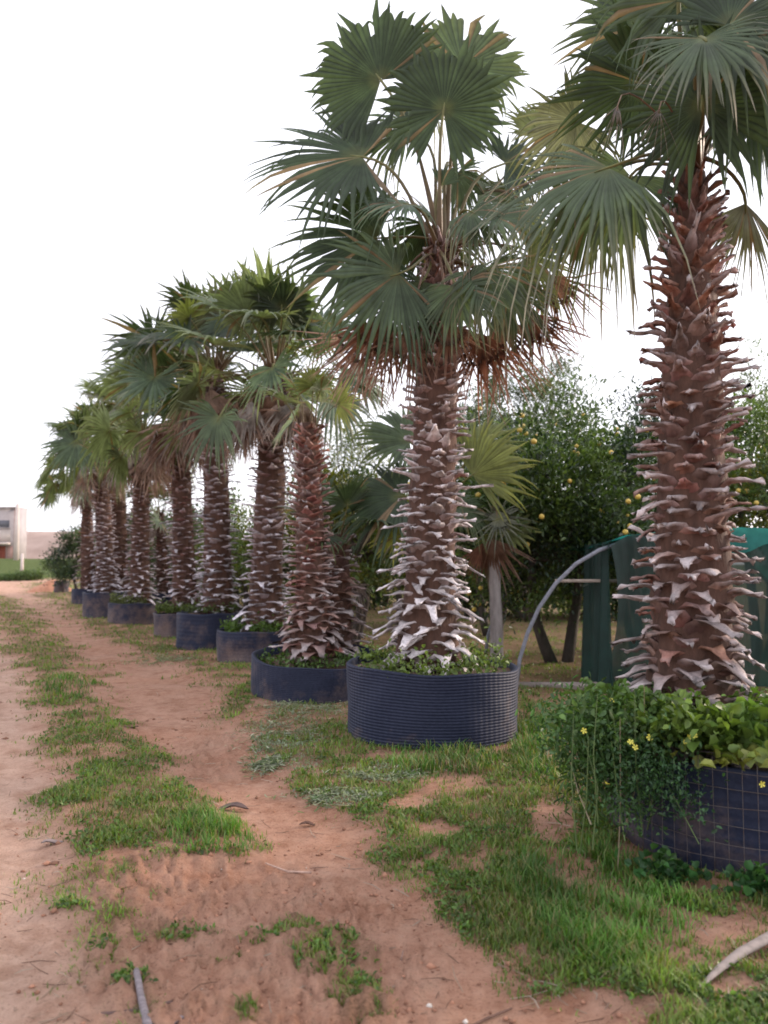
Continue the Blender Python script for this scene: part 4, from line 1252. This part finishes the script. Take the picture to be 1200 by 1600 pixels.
# ------------------------------------------------------------------ plants in and at the pots
def leafy(name, lab, cat, kind, parts, seed, group=None, mat=M_weed):
    """parts: list of (centre, spread(3), n, size, colour, aspect, up, fold)"""
    rng = np.random.default_rng(seed)
    Vs, Qs, Cs, k = [], [], [], 0
    for (c, s, n, size, col, asp, up, hug) in parts:
        pos = np.array(c) + rng.normal(size=(n, 3)) * np.array(s)
        cc = np.array(col) * rng.uniform(.55, 1.45, (n, 1)) * np.array([1, 1, 1])
        V, Q, C = leaf_cloud(pos, size * rng.uniform(.6, 1.3, n), rng, cc, np.array(up), hug, asp)
        Vs.append(V); Qs.append(Q + k); Cs.append(C); k += len(V)
    return np.vstack(Vs), np.vstack(Qs), np.vstack(Cs)

# sprawling weed beside the wire-wrapped pot
rng = np.random.default_rng(31)
q = P(985, 1180, 4.25)
wc = empty('weed_clump', (q[0], 4.2, 0), 'sprawling dark green weed with yellow flowers spilling over the wire-wrapped pot', 'weed clump', 'weeds growing at the wire-wrapped pot')
parts = []
for (px, py, Y, sx, sz, n, size, col, asp) in (
    (1005, 1130, 4.3, .14, .07, 1000, .045, (.09, .16, .04), .6), (950, 1150, 4.35, .14, .10, 1100, .045, (.065, .13, .04), .5), (1000, 1190, 4.1, .13, .08, 1100, .026, (.035, .085, .028), .5),
    (930, 1190, 4.35, .10, .13, 1000, .06, (.055, .11, .03), .2), (1035, 1220, 3.98, .08, .06, 400, .024, (.022, .062, .024), .5), (975, 1250, 4.05, .10, .07, 500, .028, (.045, .10, .03), .5),
    (1060, 1125, 4.2, .11, .05, 450, .055, (.11, .17, .035), .75), (965, 1100, 4.5, .12, .04, 500, .05, (.09, .15, .04), .7), (900, 1130, 4.9, .12, .1, 900, .045, (.05, .11, .035), .4), (1070, 1265, 3.9, .05, .04, 90, .03, (.03, .08, .03), .5)):
    parts.append((P(px, py, Y), (sx, .12, sz), n, size, col, asp, (0, -.2, .5), .9))
V, Q, C = leafy('', '', '', '', parts, 32)
build('foliage', V, [Q], M_weed, wc, C)
mb = MB()
for k in range(26):
    b = np.array([rng.uniform(1.05, 1.75), rng.uniform(3.95, 4.5), rng.uniform(0.0, .3)])
    t = P(rng.uniform(880, 1040), rng.uniform(1070, 1200), rng.uniform(4.0, 4.5))
    b[0] = t[0] + rng.normal() * .06
    m_ = (b + t) / 2 + rng.normal(size=3) * .04
    mb.tube([b, m_, t], [.004, .003, .0015], 4, np.array([.09, .13, .045]) * rng.uniform(.6, 1.4) if rng.random() < .7 else (.25, .2, .13), cap=False)
mb.build('stem', M_petiole, wc)
def flower(parent, p, s, rng, c=(.75, .68, .12)):
    V, F = [p], []
    nrmv = nrm(np.array([0, -1.0, .5]) + rng.normal(size=3) * .5)
    a_ = nrm(np.cross(nrmv, [0, 0, 1])); b_ = np.cross(nrmv, a_)
    for k in range(5):
        t0 = 2 * PI * k / 5
        for dt, r in ((-.45, .55), (-.3, 1), (.3, 1), (.45, .55)):
            V.append(p + (a_ * math.cos(t0 + dt) + b_ * math.sin(t0 + dt)) * s * r + nrmv * s * .35 * r)
    Q = [(1 + 4 * k, 2 + 4 * k, 3 + 4 * k, 4 + 4 * k) for k in range(5)]
    T = [(0, 1 + 4 * k, 4 + 4 * k) for k in range(5)]
    mb = MB(); mb.add(V, Q, T, c); mb.build('flower', M_weed, parent)
for (px, py, Y) in ((912, 1142, 4.1), (985, 1160, 3.95), (992, 1168, 3.95), (1015, 1152, 3.95), (948, 1225, 3.9), (1075, 1152, 4.0), (1068, 1160, 4.0), (955, 1095, 4.3), (1190, 1225, 3.86), (1085, 1150, 4.0)):
    flower(wc, P(px, py, Y), .016, rng)
# round-leaved creeper on the pot's soil
rng = np.random.default_rng(33)
cr = empty('creeper', (2.25, 4.5, s1), 'round-leaved yellow-green creeper covering the soil of the wire-wrapped pot', 'creeper', 'weeds growing at the wire-wrapped pot')
parts = []
for (px, py, Y, sx, sz, n, size, col) in ((1100, 1138, 4.25, .12, .035, 220, .07, (.10, .17, .035)), (1150, 1135, 4.25, .10, .045, 220, .075, (.11, .18, .04)), (1190, 1125, 4.3, .10, .05, 220, .07, (.09, .16, .04)), (1120, 1178, 4.1, .10, .012, 36, .07, (.22, .24, .06)),
                                          (1180, 1170, 4.1, .10, .015, 50, .075, (.17, .22, .05)), (1130, 1140, 4.45, .2, .03, 300, .06, (.07, .13, .035)), (1240, 1150, 4.3, .2, .07, 400, .07, (.09, .16, .04)), (1200, 1100, 4.6, .15, .05, 220, .05, (.10, .17, .05)), (1300, 1130, 4.7, .2, .07, 300, .07, (.09, .16, .04))):
    parts.append((P(px, py, Y), (sx, .1, sz), n, size, col, .95, (0, -.7, .3), .7))
V, Q, C = leafy('', '', '', '', parts, 34)
build('foliage', V, [Q], M_weed, cr, C)
# small mallow at the foot of the wire-wrapped pot
for (px, py, Y, lab, sd2) in ((1040, 1352, 3.95, 'small round-leaved seedling on the ground before the wire netting', 35), (1190, 1378, 3.8, 'low clover tuft on the ground under the wire netting', 36)):
    q = P(px, py, Y)
    ml = empty('seedling', (q[0], Y, 0), lab, 'weed', 'weeds growing at the wire-wrapped pot')
    V, Q, C = leafy('', '', '', '', [(np.array([q[0], Y, .06]), (.075, .05, .025), 130, .045, (.035, .10, .03), .9, (0, -.3, .8), .8), (np.array([q[0] - .02, Y, .13]), (.02, .02, .02), 25, .04, (.05, .12, .03), .9, (0, -.3, .8), .8)], sd2)
    build('foliage', V, [Q], M_weed, ml, C)
    mb = MB()
    for k in range(8):
        mb.tube([(q[0], Y, 0), (q[0] + rng.normal() * .05, Y + rng.normal() * .03, .09)], [.003, .002], 4, (.1, .13, .05), cap=False)
    mb.build('stem', M_petiole, ml)
# weeds in the middle pot and the others
def potweeds(cx, cy, r, z, n, col, size, seed, lab, inner=.35, zs=.035, flowers=0):
    rng = np.random.default_rng(seed)
    a = rng.random(n) * 2 * PI
    rad = r * (inner + (1 - inner) * rng.random(n) ** .7)
    cl = fbm(np.cos(a) * 3 + 9, np.sin(a) * 3 + rad * 4, 3, seed)
    k = cl > .44
    a, rad = a[k], rad[k]; n = len(a)
    pos = np.stack([cx + rad * np.cos(a), cy + rad * np.sin(a), z + .02 + np.abs(rng.normal(size=n)) * zs * 1.6], -1)
    c = np.array(col) * rng.uniform(.5, 1.5, (n, 1))
    V, Q, C = leaf_cloud(pos, size * rng.uniform(.6, 1.3, n), rng, c, np.array([0, 0, .5]), .9, .7)
    o = build('pot_weeds', V, [Q], M_weed, None, C)
    tag(o, lab, 'weeds', kind='stuff')
potweeds(.44, 7.42, .76, s2, 2600, (.11, .16, .045), .045, 51, 'yellow-green weeds on the soil of the middle pot', zs=.05)
potweeds(-.8, 9.65, .72, s3, 900, (.07, .12, .03), .05, 52, 'thin weeds in the sagging dark pot')
potweeds(-2.05, 13.05, .6, .44, 1500, (.08, .14, .03), .06, 53, 'green weeds in the pale dusty pot', zs=.05)
potweeds(-3.27, 15.1, .56, .64, 500, (.07, .10, .03), .06, 54, 'few weeds in the tall smooth pot')
potweeds(-4.32, 17.1, .52, .50, 1500, (.10, .14, .04), .06, 55, 'thick yellow-green weeds in the dirty dark pot', zs=.06)
potweeds(-6.41, 20.6, .58, .50, 1500, (.12, .14, .06), .06, 56, 'dry mat of weeds in the wide low pot', zs=.06)

# ------------------------------------------------------------------ things lying on the ground
def lying(name, lab, cat, pxs, rads, colr, z=.02, k=8, group=None, flat=1.0, mat=M_wood, seed=1):
    rng = np.random.default_rng(seed)
    pts = []
    for p in pxs:
        g = G(p[0], p[1])
        pts.append((g[0], g[1], float(height(np.array([g[0]]), np.array([g[1]]))[0]) + (p[2] if len(p) > 2 else z)))
    pts = np.array(pts)
    t = np.linspace(0, 1, len(pts)); T = np.linspace(0, 1, len(pts) * 3)
    pts = np.stack([np.interp(T, t, pts[:, i]) for i in range(3)], -1)
    mb = MB(); mb.tube(pts, np.interp(T, t, rads), k, colr, flat=flat, jit=.04, rng=rng)
    return tag(mb.build(name, mat, None, True), lab, cat, group)
LK = dict(mat=M_plain)
lying('leaf_stalk', 'thick pale grey palm leaf stalk lying in the grass at the corner', 'leaf stalk', [(1082, 1562, .015), (1120, 1530, .03), (1160, 1505, .04), (1215, 1478, .06), (1290, 1450, .08)], [.003, .016, .023, .026, .03], (.27, .225, .205), flat=.6, **LK)
lying('stick', 'grey stick standing out of the red soil nearest the viewer', 'stick', [(213, 1520, .05), (222, 1560, .03), (240, 1625, .02)], [.012, .014, .016], (.20, .17, .18), group='sticks on the track')
lying('stick', 'thin pinkish stick lying across the middle of the bare path', 'stick', [(415, 1345), (450, 1353), (486, 1362, .04)], [.004, .006, .006], (.42, .28, .22), group='sticks on the track')
lying('stick', 'dark curved twig half buried along the path', 'stick', [(486, 1385), (530, 1430), (590, 1470), (625, 1490), (630, 1478, .03)], [.003, .004, .004, .004, .003], (.22, .14, .11), group='sticks on the track', z=.008)
lying('stick', 'thin dark twig at the edge of the path near the corner', 'stick', [(720, 1590), (760, 1570), (800, 1555)], [.004, .005, .003], (.14, .08, .06), group='sticks on the track', z=.008)
lying('stick', 'short whitish curved stick on the bare wheel track', 'stick', [(158, 1510), (168, 1500), (176, 1486)], [.004, .008, .004], (.5, .42, .42), group='sticks on the track', z=.008)
lying('stick', 'low dark branch half buried in the broken soil', 'stick', [(150, 1572), (200, 1568), (270, 1552)], [.008, .011, .007], (.13, .08, .07), group='sticks on the track', z=.006)
def dryleaf(px, py, s, colr, lab, seed):
    rng = np.random.default_rng(seed)
    g = G(px, py)
    z = float(height(np.array([g[0]]), np.array([g[1]]))[0]) + .01
    xs, ys = np.meshgrid(np.linspace(-1, 1, 9), np.linspace(-1, 1, 5))
    w = np.sqrt(np.maximum(0, 1 - xs ** 2)) * .38 + .02
    X = xs * s; Y = ys * w * s
    Z = z + .10 * s + .25 * s * (ys ** 2) * w + .12 * s * np.sin(xs * 3 + seed) + rng.normal(size=xs.shape) * s * .02
    a = rng.random() * .6 - .3
    V = np.stack([g[0] + X * math.cos(a) - Y * math.sin(a), g[1] + X * math.sin(a) + Y * math.cos(a), Z], -1)
    V2 = V.copy(); V2[..., 2] -= .004
    i = np.arange(4)[:, None] * 9; j = np.arange(8)[None, :]
    q = np.stack([i + j, i + j + 1, i + 10 + j, i + 9 + j], -1).reshape(-1, 4)
    tag(build('dry_leaf', np.vstack([V.reshape(-1, 3), V2.reshape(-1, 3)]), [q, q[:, ::-1] + 45], M_plain, None, np.ones((90, 3)) * np.array(colr), True), lab, 'dry leaf', 'dry leaves and bark on the track')
dryleaf(362, 1257, .11, (.10, .065, .06), 'dark curled leaf lying on the path beside the greenest tuft', 1)
dryleaf(480, 1278, .05, (.10, .05, .035), 'small dark leaf scrap in the middle of the path', 2)
dryleaf(82, 1312, .06, (.22, .17, .16), 'greyish dead leaf on the wheel track', 3)
dryleaf(255, 1585, .07, (.20, .16, .16), 'grey bark scrap beside the grey stick', 4)
dryleaf(205, 1135, .07, (.12, .07, .05), 'brown leaf at the edge of the grass strip farther up the track', 5)
dryleaf(870, 1100, .07, (.30, .10, .08), 'reddish scrap lying among weeds before the low plank', 6)
